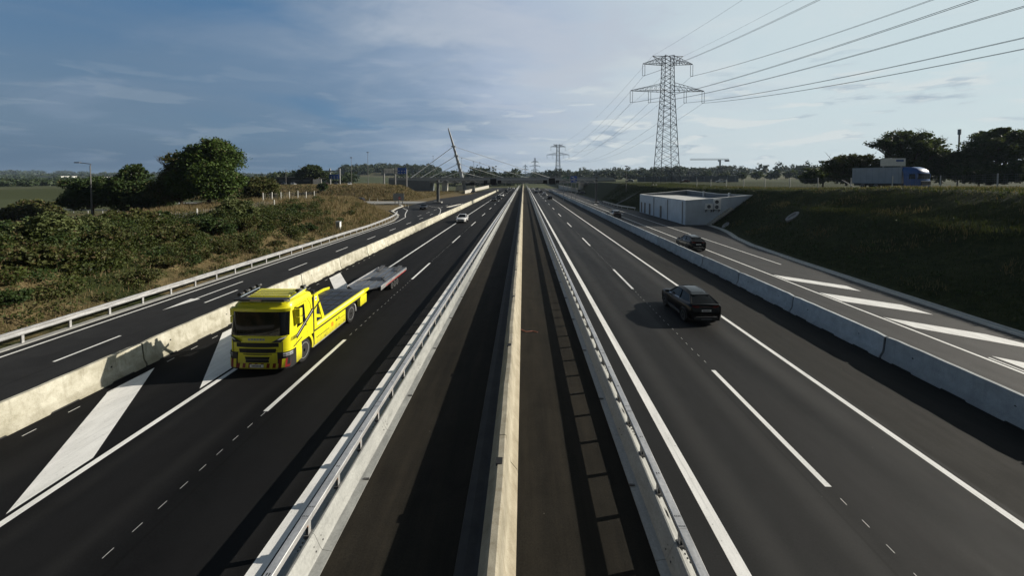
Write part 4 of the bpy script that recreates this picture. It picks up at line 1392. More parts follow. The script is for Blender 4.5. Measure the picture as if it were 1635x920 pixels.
def blob_points(blobs, n, rng, clump=0.16, per=26, hollow=0.45):
    vol = np.array([b[3] * b[4] + b[4] * b[5] for b in blobs]); vol = vol / vol.sum()
    out = []
    for b, w in zip(blobs, vol):
        nc = max(4, int(n * w / per))
        d = rng.normal(size=(nc, 3)); d /= np.linalg.norm(d, axis=1)[:, None]
        # lumpy radius: few long shoots, some bays
        lump = 0.86 + 0.20 * np.sin(d[:, 0] * 4.1 + b[0]) * np.sin(d[:, 1] * 3.7 + b[1]) + 0.14 * np.sin(d[:, 2] * 5.3 + b[2] + d[:, 0] * 2)
        r = (hollow + (1 - hollow) * rng.uniform(0, 1, nc) ** 0.45) * lump
        r *= np.where(rng.uniform(size=nc) < 0.06, 1.10, 1.0)
        c = d * r[:, None] * np.array(b[3:6]) + np.array(b[:3])
        m = (b[3] + b[4] + b[5]) / 3
        p = np.repeat(c, per, 0) + rng.normal(size=(nc * per, 3)) * m * clump * np.array([1, 1, 0.65])
        out.append(p)
    return np.concatenate(out)


def limbs(mb, base, tips, r, rng):
    for t in tips:
        t = Vector(t); b = Vector(base)
        m = b.lerp(t, 0.5) + Vector((rng.normal() * .3, rng.normal() * .3, (t - b).length * 0.10))
        mb.path([b, b.lerp(m, .6), m, t], [r, r * .8, r * .55, r * .12], 'bark', 6)


def lobes(blobs, rng, k=8):
    out = []
    for b in blobs:
        out.append((b[0], b[1], b[2], b[3] * .74, b[4] * .74, b[5] * .74))
        for i in range(k):
            a = 2.4 * i + rng.uniform(-.5, .5); e = rng.uniform(-.45, 1.25)
            d = (math.cos(a) * math.cos(e), math.sin(a) * math.cos(e), math.sin(e))
            f = rng.uniform(.30, .48); q = rng.uniform(.56, .80)
            out.append((b[0] + d[0] * b[3] * q, b[1] + d[1] * b[4] * q, b[2] + d[2] * b[5] * q, b[3] * f, b[4] * f, b[5] * f))
    return out


def tree(name, x, y, blobs, mat, label, n, leaf, trunk=0.25, group=None, cat='tree', seed=1, z=None, bare=0):
    """blobs are local (dx, dy, height, rx, ry, rz)"""
    rng = np.random.default_rng(seed)
    zb_ = hz(x, y) if z is None else z
    root = empty(name, (x, y, zb_), label, cat, group)
    p = blob_points(lobes(blobs, rng, 5 if n < 3000 else 9), n, rng, clump=0.20)
    p = p[p[:, 2] > 0.05]
    v, q = leaf_quads(p, leaf, rng)
    np_mesh('crown', v, q, mat, root)
    mb = MB()
    zc = min(b[2] - b[5] * 0.5 for b in blobs); zc = max(zc, 0.6)
    mb.path([(0, 0, -.4), (0.05, 0, zc * .5), (0, 0.05, zc)], [trunk * 1.3, trunk, trunk * .85], 'bark', 8)
    for b in blobs:
        tips = [(b[0] + b[3] * .7 * math.cos(k * 1.26 + seed), b[1] + b[4] * .7 * math.sin(k * 1.26 + seed), b[2] + b[5] * (.1 + .6 * (k % 3) / 2)) for k in range(5)]
        limbs(mb, (0, 0, zc * .9), tips, trunk * .55, rng)
        for k in range(bare):
            a = rng.uniform(0, 6.28)
            t0 = Vector((b[0] + b[3] * .4 * math.cos(a), b[1] + b[4] * .4 * math.sin(a), b[2] + b[5] * .5))
            t1 = t0 + Vector((math.cos(a) * b[3] * .5, math.sin(a) * b[4] * .5, b[5] * rng.uniform(.45, .75)))
            mb.path([t0, t0.lerp(t1, .5) + Vector((0, 0, .1)), t1], [trunk * .3, trunk * .2, trunk * .06], 'bark', 5)
            for j in range(3):
                u = t0.lerp(t1, .45 + .2 * j); mb.path([u, u + Vector((rng.normal() * .6, rng.normal() * .6, rng.uniform(.4, 1.0)))], [trunk * .12, trunk * .03], 'bark', 4)
    mb.build('trunk', root, smooth=60)
    return root


# left group behind the bank
tree('broadleaf_tree', -52.0, 62.5, [(0, 0, 6.3, 5.0, 4.6, 5.4), (3.2, -1, 3.6, 3.2, 3.2, 3.2), (-2.8, .5, 4.0, 3.6, 3.6, 3.6), (1.0, .5, 8.6, 3.4, 3.4, 2.9)], 'fol_oak',
     'tallest full green broadleaf tree in the left group above the bank', 52000, 0.23, 0.34, seed=3, z=2.9)
tree('broadleaf_tree', -58.4, 64.5, [(0, 0, 5.2, 3.4, 3.4, 3.6), (-.8, 0, 8.0, 2.0, 2.2, 2.0), (-2.0, -.5, 3.2, 3.4, 3.0, 2.8)], 'fol_olive',
     'browning thin topped tree against the left flank of the tallest green tree', 18000, 0.23, 0.26, seed=5, z=2.4, bare=3)
tree('broadleaf_tree', -70.5, 68, [(0, 0, 4.8, 3.8, 3.6, 3.6), (0.4, 0, 7.4, 2.3, 2.3, 1.7), (-2.6, 0, 3.0, 2.6, 2.6, 2.6), (3.4, .5, 3.0, 3.2, 2.8, 2.8)], 'fol_mid',
     'mid green bushy tree between the lamp and the tallest tree', 28000, 0.24, 0.24, seed=8, z=1.6)
tree('broadleaf_tree', -80.5, 70, [(0, 0, 4.6, 4.4, 3.6, 3.2), (-2.5, 0, 3.0, 3.2, 3.2, 2.9), (3.0, 0, 3.4, 3.0, 3.0, 2.8)], 'fol_mid',
     'rounded green tree just behind the bent arm street lamp', 28000, 0.24, 0.22, seed=11, z=1.2)
tree('broadleaf_tree', -50.5, 72.5, [(0, 0, 3.4, 3.2, 3.0, 2.9), (2.0, 0, 2.6, 2.2, 2.2, 2.2)], 'fol_olive',
     'low dark olive tree right of the tallest tree above the mesh fence', 16000, 0.22, 0.18, seed=14, z=2.4)
tree('broadleaf_tree', -63.5, 66, [(0, 0, 2.6, 3.6, 2.6, 2.5), (-3, 0, 1.9, 2.6, 2.6, 2.0)], 'fol_dark',
     'low dark bush filling the gap left of the tallest tree', 14000, 0.22, 0.16, seed=15, z=2.2, cat='bush')
for k, (x, y, s_, lab) in enumerate(((-93, 68, 1.0, 'olive roadside bush left of the street lamp, nearer of two'), (-101, 76, 1.25, 'olive roadside bush by the low plain road at the left edge'), (-84, 80, 1.3, 'dark bush behind the rounded tree by the lamp'))):
    tree('bush', x, y, [(0, 0, 1.7 * s_, 3.0 * s_, 2.4, 1.8 * s_), (3.2 * s_, .3, 1.3 * s_, 2.4 * s_, 2.2, 1.4 * s_)], ('fol_olive', 'fol_olive', 'fol_dark')[k], lab, 5000, 0.32, 0.12, cat='bush', seed=20 + k)
tree('broadleaf_tree', -113.5, 205, [(0, 0, 6.2, 7.6, 6.5, 3.6), (0.5, 0, 8.2, 4.8, 4.8, 2.6), (6.2, 0, 5.0, 3.4, 3.4, 2.6), (-5.6, 0, 5.0, 3.6, 3.6, 2.9)], 'fol_dark',
     'lone round dark tree standing on the horizon left of the lamp masts', 9000, 0.75, 0.6, seed=30, bare=1)
tree('broadleaf_tree', -79, 150, [(0, 0, 2.6, 2.1, 2.1, 2.2)], 'fol_mid', 'small green tree at the left end of the brown mound', 1800, 0.5, 0.12, seed=33)

# shrubs on the bank one can tell apart
SH = [(-33.6, 44.5, 2.9, 2.0, 'fol_grey', 'largest silvery green shrub on the crest of the left bank'),
      (-35.3, 33.5, 1.9, 1.8, 'fol_olive', 'rusty olive shrub on the left bank crest in front of the tallest tree'),
      (-37.2, 28.0, 1.5, 1.5, 'fol_mid', 'fresh green shrub on the left bank crest below the rounded tree'),
      (-31.4, 38.5, 1.6, 1.3, 'fol_mid', 'green shrub half way up the bank left of the silvery shrub'),
      (-30.8, 49.0, 1.4, 1.5, 'fol_olive', 'low olive shrub below and right of the silvery shrub'),
      (-35.8, 22.5, 1.6, 1.4, 'fol_olive', 'brownish shrub at the left picture edge on the bank crest')]
for k, (x, y, h, r, mt, lab) in enumerate(SH):
    tree('shrub', x, y, [(0, 0, h * .50, r, r, h * .55), (r * .6, .3, h * .35, r * .7, r * .7, h * .4), (-r * .6, -.2, h * .38, r * .7, r * .7, h * .42)], mt, lab, int(5200 * h / 2), 0.15, 0.05, cat='shrub', seed=40 + k)


protos = [o for o in bpy.data.objects if o.name.startswith('shrub') and o.parent is None]
rs = np.random.default_rng(77)
used_xy = [(q[0], q[1]) for q in SH]
for k in range(400):
    y = rs.uniform(13, 56); d = rs.uniform(2.6, 11.5)
    x = float(np.interp(y, LT_Y, LT_X)) - d
    if min(math.hypot(x - a, y - b) for a, b in used_xy) < 2.5: continue
    used_xy.append((x, y))
    q = (0, 1, 2, 3, 4, 5)[int(rs.integers(0, 6))] if d > 6 else (2, 3, 4, 5)[int(rs.integers(0, 4))]
    sc = rs.uniform(0.55, 0.95) * (1.0 if d > 5 else 0.75)
    clone(protos[q], (x, y, hz(x, y) - .05), rs.uniform(0, 6.28), 'scrubby green bush growing among brambles on the left bank', 'scrubby bushes scattered over the left bank', 'shrub', (sc * 1.1, sc * 1.1, sc * rs.uniform(.8, 1.2)))
    if len(used_xy) > 46: break


def scrub(name, region, n, hrange, leaf, mat, per, seed, mask=None, rad=0.55):
    rng = np.random.default_rng(seed)
    x = rng.uniform(region[0], region[1], n); y = rng.uniform(region[2], region[3], n)
    k = mask(x, y, rng) if mask is not None else np.ones(n)
    keep = rng.uniform(size=n) < k
    x, y = x[keep], y[keep]
    zz = height(x, y)
    h = rng.uniform(hrange[0], hrange[1], len(x)) * (0.6 + 0.4 * k[keep])
    c = np.repeat(np.stack([x, y, zz], 1), per, 0)
    hh = np.repeat(h, per)
    d = rng.normal(size=(len(c), 3)); d /= np.linalg.norm(d, axis=1)[:, None]
    r = rng.uniform(0.2, 1, len(c)) ** 0.5
    c[:, 0] += d[:, 0] * r * hh * rad * 1.3; c[:, 1] += d[:, 1] * r * hh * rad * 1.3
    c[:, 2] += (0.5 + 0.5 * d[:, 2] * r) * hh
    v, q = leaf_quads(c, leaf, rng, flat=0.2)
    o = np_mesh(name, v, q, mat)
    return tag(o, kind='stuff')


def blades(name, region, n, hrange, w, mat, seed, mask=None, lean=0.45):
    rng = np.random.default_rng(seed)
    x = rng.uniform(region[0], region[1], n); y = rng.uniform(region[2], region[3], n)
    k = mask(x, y, rng) if mask is not None else np.ones(n)
    keep = rng.uniform(size=n) < k
    x, y = x[keep], y[keep]; m = len(x)
    b = np.stack([x, y, height(x, y) - 0.02], 1)
    h = rng.uniform(hrange[0], hrange[1], m) * (0.55 + 0.45 * k[keep])
    a = rng.uniform(0, 2 * np.pi, m)
    side = np.stack([np.cos(a), np.sin(a), np.zeros(m)], 1) * (w * rng.uniform(.6, 1.4, m))[:, None]
    la = rng.uniform(0, 2 * np.pi, m); ll = h * rng.uniform(0, lean, m)
    tipv = np.stack([np.cos(la) * ll, np.sin(la) * ll, h], 1)
    v = np.stack([b - side, b + side, b + tipv * .62 + side * .7, b + tipv], 1).reshape(-1, 3)
    q = np.arange(4 * m).reshape(m, 4)
    return tag(np_mesh(name, v, q, mat), kind='stuff')


toeL = lambda y: np.interp(y, LT_Y, LT_X)
toeR = lambda y: np.interp(y, RT_Y, RT_X)
wav = lambda x, y, s=1.0, p=0.0: 0.5 + 0.25 * np.sin(x * .7 * s + p + 1.2 * np.sin(y * .23 * s)) + 0.25 * np.sin(y * .41 * s + x * .33 * s + p * 2)


def m_scrub(x, y, rng):
    d = toeL(y) - x
    return (sst(1.4, 4.5, d) * (1 - sst(11, 15, d)) * (0.30 + 0.70 * wav(x, y)) * (1 - 0.88 * sst(50, 62, y)))


def m_low(x, y, rng):
    d = toeL(y) - x
    return sst(0.5, 1.6, d) * (1 - sst(16, 24, d)) * (0.25 + .75 * wav(x, y, 1.7, 2.0)) * (1 - 0.75 * sst(52, 66, y))


def m_dry(x, y, rng):
    d = toeL(y) - x
    return sst(0.35, 1.2, d) * (1 - sst(24, 34, d)) * np.clip(0.22 + .5 * wav(x, y, .9, 4.0) + 0.5 * sst(44, 60, y), 0, 1) * (1 - sst(100, 112, y))


scrub('bank_scrub', (-44, -25, 9, 70), 620, (1.0, 2.1), 0.11, 'fol_scrub', 420, 101, m_scrub, 0.60)
scrub('bank_scrub', (-44, -25, 9, 74), 700, (0.6, 1.4), 0.10, 'fol_olive', 150, 102, m_low, 0.6)
scrub('bank_weeds', (-50, -24.5, 9, 84), 1800, (0.25, 0.7), 0.085, 'fol_scrub', 26, 103, m_low, 0.7)
scrub('bank_scrub', (-44, -25, 9, 62), 320, (0.8, 1.6), 0.10, 'fol_mid', 300, 115, m_scrub, 0.62)
blades('dry_bank_grass', (-52, -24.6, 8, 60), 42000, (0.25, 0.85), 0.018, 'fol_dry', 104, m_dry)
blades('dry_bank_grass', (-62, -24.6, 50, 108), 80000, (0.45, 1.05), 0.03, 'fol_dry', 105, m_dry)
blades('weathered_bank_grass', (-60, -24.6, 8, 100), 50000, (0.25, 0.8), 0.025, 'fol_olive', 106, lambda x, y, r: m_dry(x, y, r) * wav(x, y, 1.3, 1.0))
blades('mound_grass', (-125, -40, 140, 170), 70000, (0.5, 1.2), 0.07, 'fol_dry', 107, lambda x, y, r: (1 - sst(-44, -38, x)) * (0.45 + .55 * wav(x, y, .5)))
blades('mound_grass', (-110, -40, 168, 240), 60000, (0.4, 1.0), 0.09, 'fol_dry', 117, lambda x, y, r: 0.35 + .65 * wav(x, y, .4, 2))
scrub('mound_weeds', (-125, -44, 140, 166), 500, (0.5, 1.2), 0.30, 'fol_olive', 22, 108, lambda x, y, r: 0.15 + .85 * wav(x, y, .35, 1.0))


def m_rb(x, y, rng):
    d = x - toeR(y)
    return sst(0.1, 0.8, d) * (1 - sst(22, 30, d)) * (0.45 + .55 * wav(x, y, 1.0, 1.0)) * np.where((x > 28) & (x < 40) & (y > 68) & (y < 95.3), 0, 1)


blades('right_bank_grass', (25.8, 60, 10, 68), 120000, (0.10, 0.34), 0.022, 'fol_lawn', 110, m_rb)
blades('right_bank_grass', (27, 60, 66, 150), 60000, (0.15, 0.42), 0.05, 'fol_lawn', 111, m_rb)
blades('crest_grass', (36, 64, 14, 100), 45000, (0.18, 0.5), 0.03, 'fol_dry', 112, lambda x, y, r: sst(np.interp(y, [45, 66], [12.4, 9.0]), np.interp(y, [45, 66], [14.6, 11.0]), x - toeR(y)) * (1 - sst(24, 30, x - toeR(y))) * (0.35 + .65 * wav(x, y, .8)) * np.where((x < 40) & (y > 68) & (y < 95.3), 0, 1))
blades('bench_grass', (29, 40, 20, 64), 26000, (0.15, 0.45), 0.022, 'fol_olive', 114, lambda x, y, r: np.exp(-((x - toeR(y) - 8.2 - 0.9 * np.sin(y * .35)) / 0.7) ** 2) * wav(x, y, 1.1))  # brighter blade colour stands in for the sunlit streak along the bench
blades('bank_dry_tufts', (26.4, 44, 10, 68), 26000, (0.12, 0.5), 0.024, 'fol_dry', 118, lambda x, y, r: sst(.3, 1.5, x - toeR(y)) * (1 - sst(11, 13, x - toeR(y))) * (wav(x, y, 1.6, 3.3) > .72) * .8 * np.where((x > 28) & (y > 68), 0, 1))
scrub('right_bank_weeds', (26.2, 44, 10, 66), 420, (0.15, 0.45), 0.10, 'fol_mid', 20, 113, lambda x, y, r: sst(.4, 2, x - toeR(y)) * wav(x, y, .8, 3.0))

# right hand trees, against the light
tree('broadleaf_tree', 84.5, 88, [(0, 0, 7.6, 5.4, 5, 3.4), (-4.2, 0, 8.4, 3.6, 3.2, 1.6), (4.6, 0, 6.6, 4.6, 4, 3.0), (-1.5, 0, 4.0, 6.0, 4, 3.4), (0.5, 0, 10.0, 3.2, 3, 1.3), (-3, -1, 1.8, 5, 3, 2.2), (4, -1, 1.8, 5, 3, 2.2)], 'fol_dark',
     'spreading flat topped tree behind the blue lorry with bare twigs on top', 30000, 0.28, 0.34, seed=60, z=7.1, bare=3)
tree('broadleaf_tree', 97, 84, [(0, 0, 6.0, 5.6, 5, 4.2), (4.2, 0, 8.6, 4.6, 4, 2.6), (-4.4, 0, 4.0, 4.2, 4, 3.6), (1, 0, 10.2, 3.2, 3, 1.3), (-2, -1, 1.8, 5, 3, 2.2), (3, -1, 1.8, 5, 3, 2.2)], 'fol_dark',
     'large dark tree right of the blue lorry with uneven top', 32000, 0.28, 0.36, seed=62, z=7.1)
tree('broadleaf_tree', 108.5, 80, [(0, 0, 6.5, 5.4, 5, 4.6), (1.0, 0, 10.2, 3.8, 3.6, 1.8), (-4.6, 0, 5.0, 3.8, 3.8, 4.0), (-2, -1, 1.8, 5, 3, 2.2), (3, -1, 1.8, 5, 3, 2.2)], 'fol_dark',
     'large dark tree at the right picture edge behind the fence', 30000, 0.28, 0.36, seed=64, z=7.1)
tree('broadleaf_tree', 74.5, 92, [(0, 0, 3.6, 4.6, 3.4, 3.2), (-2.5, 0, 4.4, 2.6, 2.6, 2.2), (3.2, 0, 4.6, 3.2, 3.2, 2.4), (0, -1, 1.2, 5.5, 3, 1.5)], 'fol_olive',
     'loose hedge like tree with yellowing tips left above the blue lorry trailer', 20000, 0.26, 0.2, seed=66, z=6.8, bare=1)
tree('broadleaf_tree', 76.0, 101, [(0, 0, 2.4, 4.4, 3.4, 2.4), (-3, 0, 1.6, 3.4, 2.8, 1.8)], 'fol_dark',
     'low dark shrubby tree at the left end of the right hand tree group', 7000, 0.38, 0.18, seed=68, z=6.2)
tree('broadleaf_tree', 93.5, 90, [(0, 0, 3.6, 4.2, 3.4, 3.6), (-2.6, 0, 5.0, 2.8, 2.6, 2.2), (2.8, 0, 4.8, 2.8, 2.6, 2.4)], 'fol_mid', 'lower dark tree filling the gap beneath the antenna mast', 16000, 0.28, 0.2, seed=140, z=7.1)
for k, (x, y, lab) in enumerate(((90.5, 80, 'dark hedge mass under the spreading tree right of the blue lorry'), (99.5, 78, 'dark hedge mass between the two large dark trees'), (110, 75, 'dark hedge mass at the right picture edge behind the fence'), (80, 92, 'dark hedge mass behind the blue lorry body'))):
    tree('hedge', x, y, [(0, 0, 1.8, 5.6, 2.6, 2.6), (-3.5, 0, 2.2, 3.2, 2.4, 2.6), (3.4, 0, 2.0, 3.4, 2.4, 2.9)], ('fol_dark', 'fol_mid', 'fol_dark', 'fol_mid')[k], lab, 14000, 0.27, 0.12, cat='hedge', seed=130 + k, z=6.9)
tree('shrub', 64.0, 50.5, [(0, 0, 1.6, 1.5, 1.4, 1.7), (1.3, 0, 1.3, 1.3, 1.3, 1.2), (-.8, 0, 1.9, .7, .7, 1.6)], 'fol_grey',
     'silvery loose shrub in front of the fence at the right picture edge', 3200, 0.20, 0.05, seed=70, cat='shrub', bare=1)

sky_lab = ['round topped', 'pointed', 'broad dark', 'slim upright', 'two humped', 'low spreading']
sk = [(1178, 330, 6, 5), (1200, 345, 7, 8), (1222, 350, 6, 7), (1232, 350, 9, 4), (1252, 345, 8, 8), (1272, 335, 9.5, 6), (1290, 325, 8, 6), (1120, 380, 8, 9), (1150, 370, 6.5, 8), (1262, 360, 8, 5)]
for k, (px, d, h, w) in enumerate(sk):
    x = (px - 836) / 620 * d
    tree('skyline_tree', x, d, [(0, 0, h * .55, w * .75, w * .7, h * .5), (w * .3, 0, h * .85, w * .42, w * .42, h * .28)], 'fol_dark', 'dark tree on the far right skyline between crane and right hand tree group', 1500, 1.0, 0.3, group='trees on the right skyline', seed=80 + k, z=6.6)


def wood(name, spots, mat, seed, leaf=1.6, per=260):
    rng = np.random.default_rng(seed)
    P = []
    for (x, y, h, w) in spots:
        zb_ = hz(x, y)
        P.append(blob_points([(x, y, zb_ + h * .50, w * .62, w * .62, h * .55)], per, rng, per=12))
    p = np.concatenate(P)
    v, q = leaf_quads(p, leaf, rng, flat=.1)
    return tag(np_mesh(name, v, q, mat), kind='stuff')


rng = np.random.default_rng(5)


def belt_spots(px0, px1, d0, d1, n, h, w):
    out = []
    for k in range(n):
        px = rng.uniform(px0, px1); d = rng.uniform(d0, d1)
        out.append(((px - 836) / 620 * d, d, rng.uniform(*h), rng.uniform(*w)))
    return out


wood('far_wood', belt_spots(720, 832, 400, 470, 36, (11, 19), (10, 16)) + belt_spots(755, 800, 395, 420, 10, (17, 21), (13, 17)) + belt_spots(640, 730, 480, 560, 34, (9, 14), (10, 15)), 'fol_far', 201, 1.5)
wood('far_wood', belt_spots(852, 1180, 560, 640, 120, (11, 17), (12, 18)) + belt_spots(955, 1060, 430, 470, 18, (5, 8), (7, 10)), 'fol_far', 202, 1.7)
wood('far_wood', belt_spots(545, 700, 760, 1000, 130, (12, 20), (14, 22)), 'fol_far', 203, 2.2)
wood('plain_copse', belt_spots(-60, 110, 260, 420, 40, (3, 5), (7, 12)) + belt_spots(60, 330, 420, 560, 60, (5, 8), (9, 15)), 'fol_far', 204, 1.4)
wood('plain_copse', belt_spots(-200, 560, 640, 1500, 260, (6, 11), (16, 30)), 'fol_far', 205, 2.6, 160)
wood('plain_copse', belt_spots(420, 560, 260, 420, 40, (5, 9), (7, 12)), 'fol_far', 206, 1.3)
wood('ridge_wood', belt_spots(-300, 1900, 1700, 2600, 700, (10, 18), (40, 80)), 'fol_far', 207, 7.0, 90)
wood('far_wood', belt_spots(1160, 1640, 480, 900, 120, (9, 15), (12, 20)), 'fol_far', 208, 2.0)


# ---------------------------------------------------------------- fences
def mesh_fence(pts, h, label, npost):
    root = empty('mesh_fence', (0, 0, 0), label, 'fence')
    P = [Vector((x, y, hz(x, y))) for x, y in pts]
    L = [0]
    for a, b in zip(P, P[1:]): L.append(L[-1] + (b - a).length)
    for k in range(npost):
        s_ = L[-1] * k / (npost - 1)
        x = float(np.interp(s_, L, [p.x for p in P])); y = float(np.interp(s_, L, [p.y for p in P]))
        MB().tube((0, 0, -.3), (0, 0, h), 0.075, 'fence_post', 6).build('post', root, loc=(x, y, hz(x, y)))
    w = MB()
    n = int(L[-1] / 0.9)
    xs = [float(np.interp(L[-1] * k / n, L, [p.x for p in P])) for k in range(n + 1)]
    ys = [float(np.interp(L[-1] * k / n, L, [p.y for p in P])) for k in range(n + 1)]
    for zz in np.arange(0.1, h - .05, 0.30):
        w.path([(x, y, hz(x, y) + zz) for x, y in zip(xs, ys)], 0.008, 'pole', 3)
    for x, y in zip(xs, ys):
        for q in (0, .3, .6):
            w.tube((x + q * .7, y, hz(x, y)), (x + q * .7, y, hz(x, y) + h - .1), 0.005, 'pole', 3, cap=False)
    w.build('wire_mesh', root)


mesh_fence([(74, 36), (62, 50), (53.5, 66), (47.5, 84), (44, 100)], 2.05, 'tall wire mesh fence with pale posts on the crest of the right bank', 15)
mesh_fence([(-38.5, 22), (-38.6, 40), (-38.0, 58)], 1.35, 'low wire fence with grey posts along the crest of the left bank', 9)
mesh_fence([(-45.2, 66), (-42.5, 70), (-40.0, 73)], 1.9, 'short grey mesh fence panel right of the low olive tree', 7)
pl = MB(); pl.path([(52.4, 62.4, hz(52.4, 62.4)), (51.6, 64.5, hz(52, 64) + 1.6)], 0.05, 'pole')
tag(pl.build('leaning_stake'), 'leaning pale stake propped against the mesh fence on the right crest', 'stake')
am = MB(); am.tube((108, 100, 6), (108, 100, 20.2), .16, 'galv_dark', 8); am.tube((108, 100, 19.0), (108, 100, 20.3), .32, 'sign_grey', 8)
tag(am.build('antenna_mast'), 'thin antenna mast rising behind the dark trees on the right', 'antenna')

# low guardrail of the road down on the plain
lg = empty('plain_guardrail', (-100, 84, hz(-100, 84)), 'white guardrail of the lower road seen left behind the bank', 'guardrail')
q = MB(); q.prism([(-35, 7, .45), (22, 1, .45), (22, 1, .80), (-35, 7, .80)], (0, .08, 0), 'white'); q.build('rail_beam', lg)
for k in range(15): MB().b2(-.06, .06, -.06, .06, -.2, .7, 'pole').build('post', lg, loc=(-34 + 4 * k, 7.1 - .42 * k, 0))


# ================================================================ vehicles
def wheel(parent, x, y, r, w, rimmat='rim', side=1, twin=False):
    q = MB()
    q.lathe_x((0, 0, 0), [(-w / 2, r * .70), (-w / 2, r * .93), (-w * .38, r), (w * .38, r), (w / 2, r * .93), (w / 2, r * .70)], 'rubber', 28)
    ty = q.build('wheel', parent, smooth=40, loc=(x, y, r))
    rm_ = MB(); s = side
    o = w / 2
    rm_.lathe_x((0, 0, 0), [(s * (o - .05), r * .69), (s * (o + .004), r * .69), (s * (o + .004), r * .63), (s * (o - .03), r * .58)], rimmat, 24)
    rm_.lathe_x((0, 0, 0), [(s * (o - .06), r * .60), (s * (o - .045), r * .60)], 'black_plastic', 20)
    for k in range(5):
        a = 2 * math.pi * k / 5 + .3
        d = Vector((0, math.cos(a), math.sin(a))); n = Vector((0, -d.z, d.y))
        rm_.prism([d * r * .08 - n * r * .10 + Vector((s * (o - .03), 0, 0)), d * r * .62 - n * r * .07 + Vector((s * (o - .005), 0, 0)), d * r * .62 + n * r * .07 + Vector((s * (o - .005), 0, 0)), d * r * .08 + n * r * .10 + Vector((s * (o - .03), 0, 0))], (s * -.02, 0, 0), rimmat)
    rm_.lathe_x((0, 0, 0), [(s * (o - .04), r * .16), (s * (o + .0), r * .14)], rimmat, 12)
    rm_.build('rim', ty)
    return ty


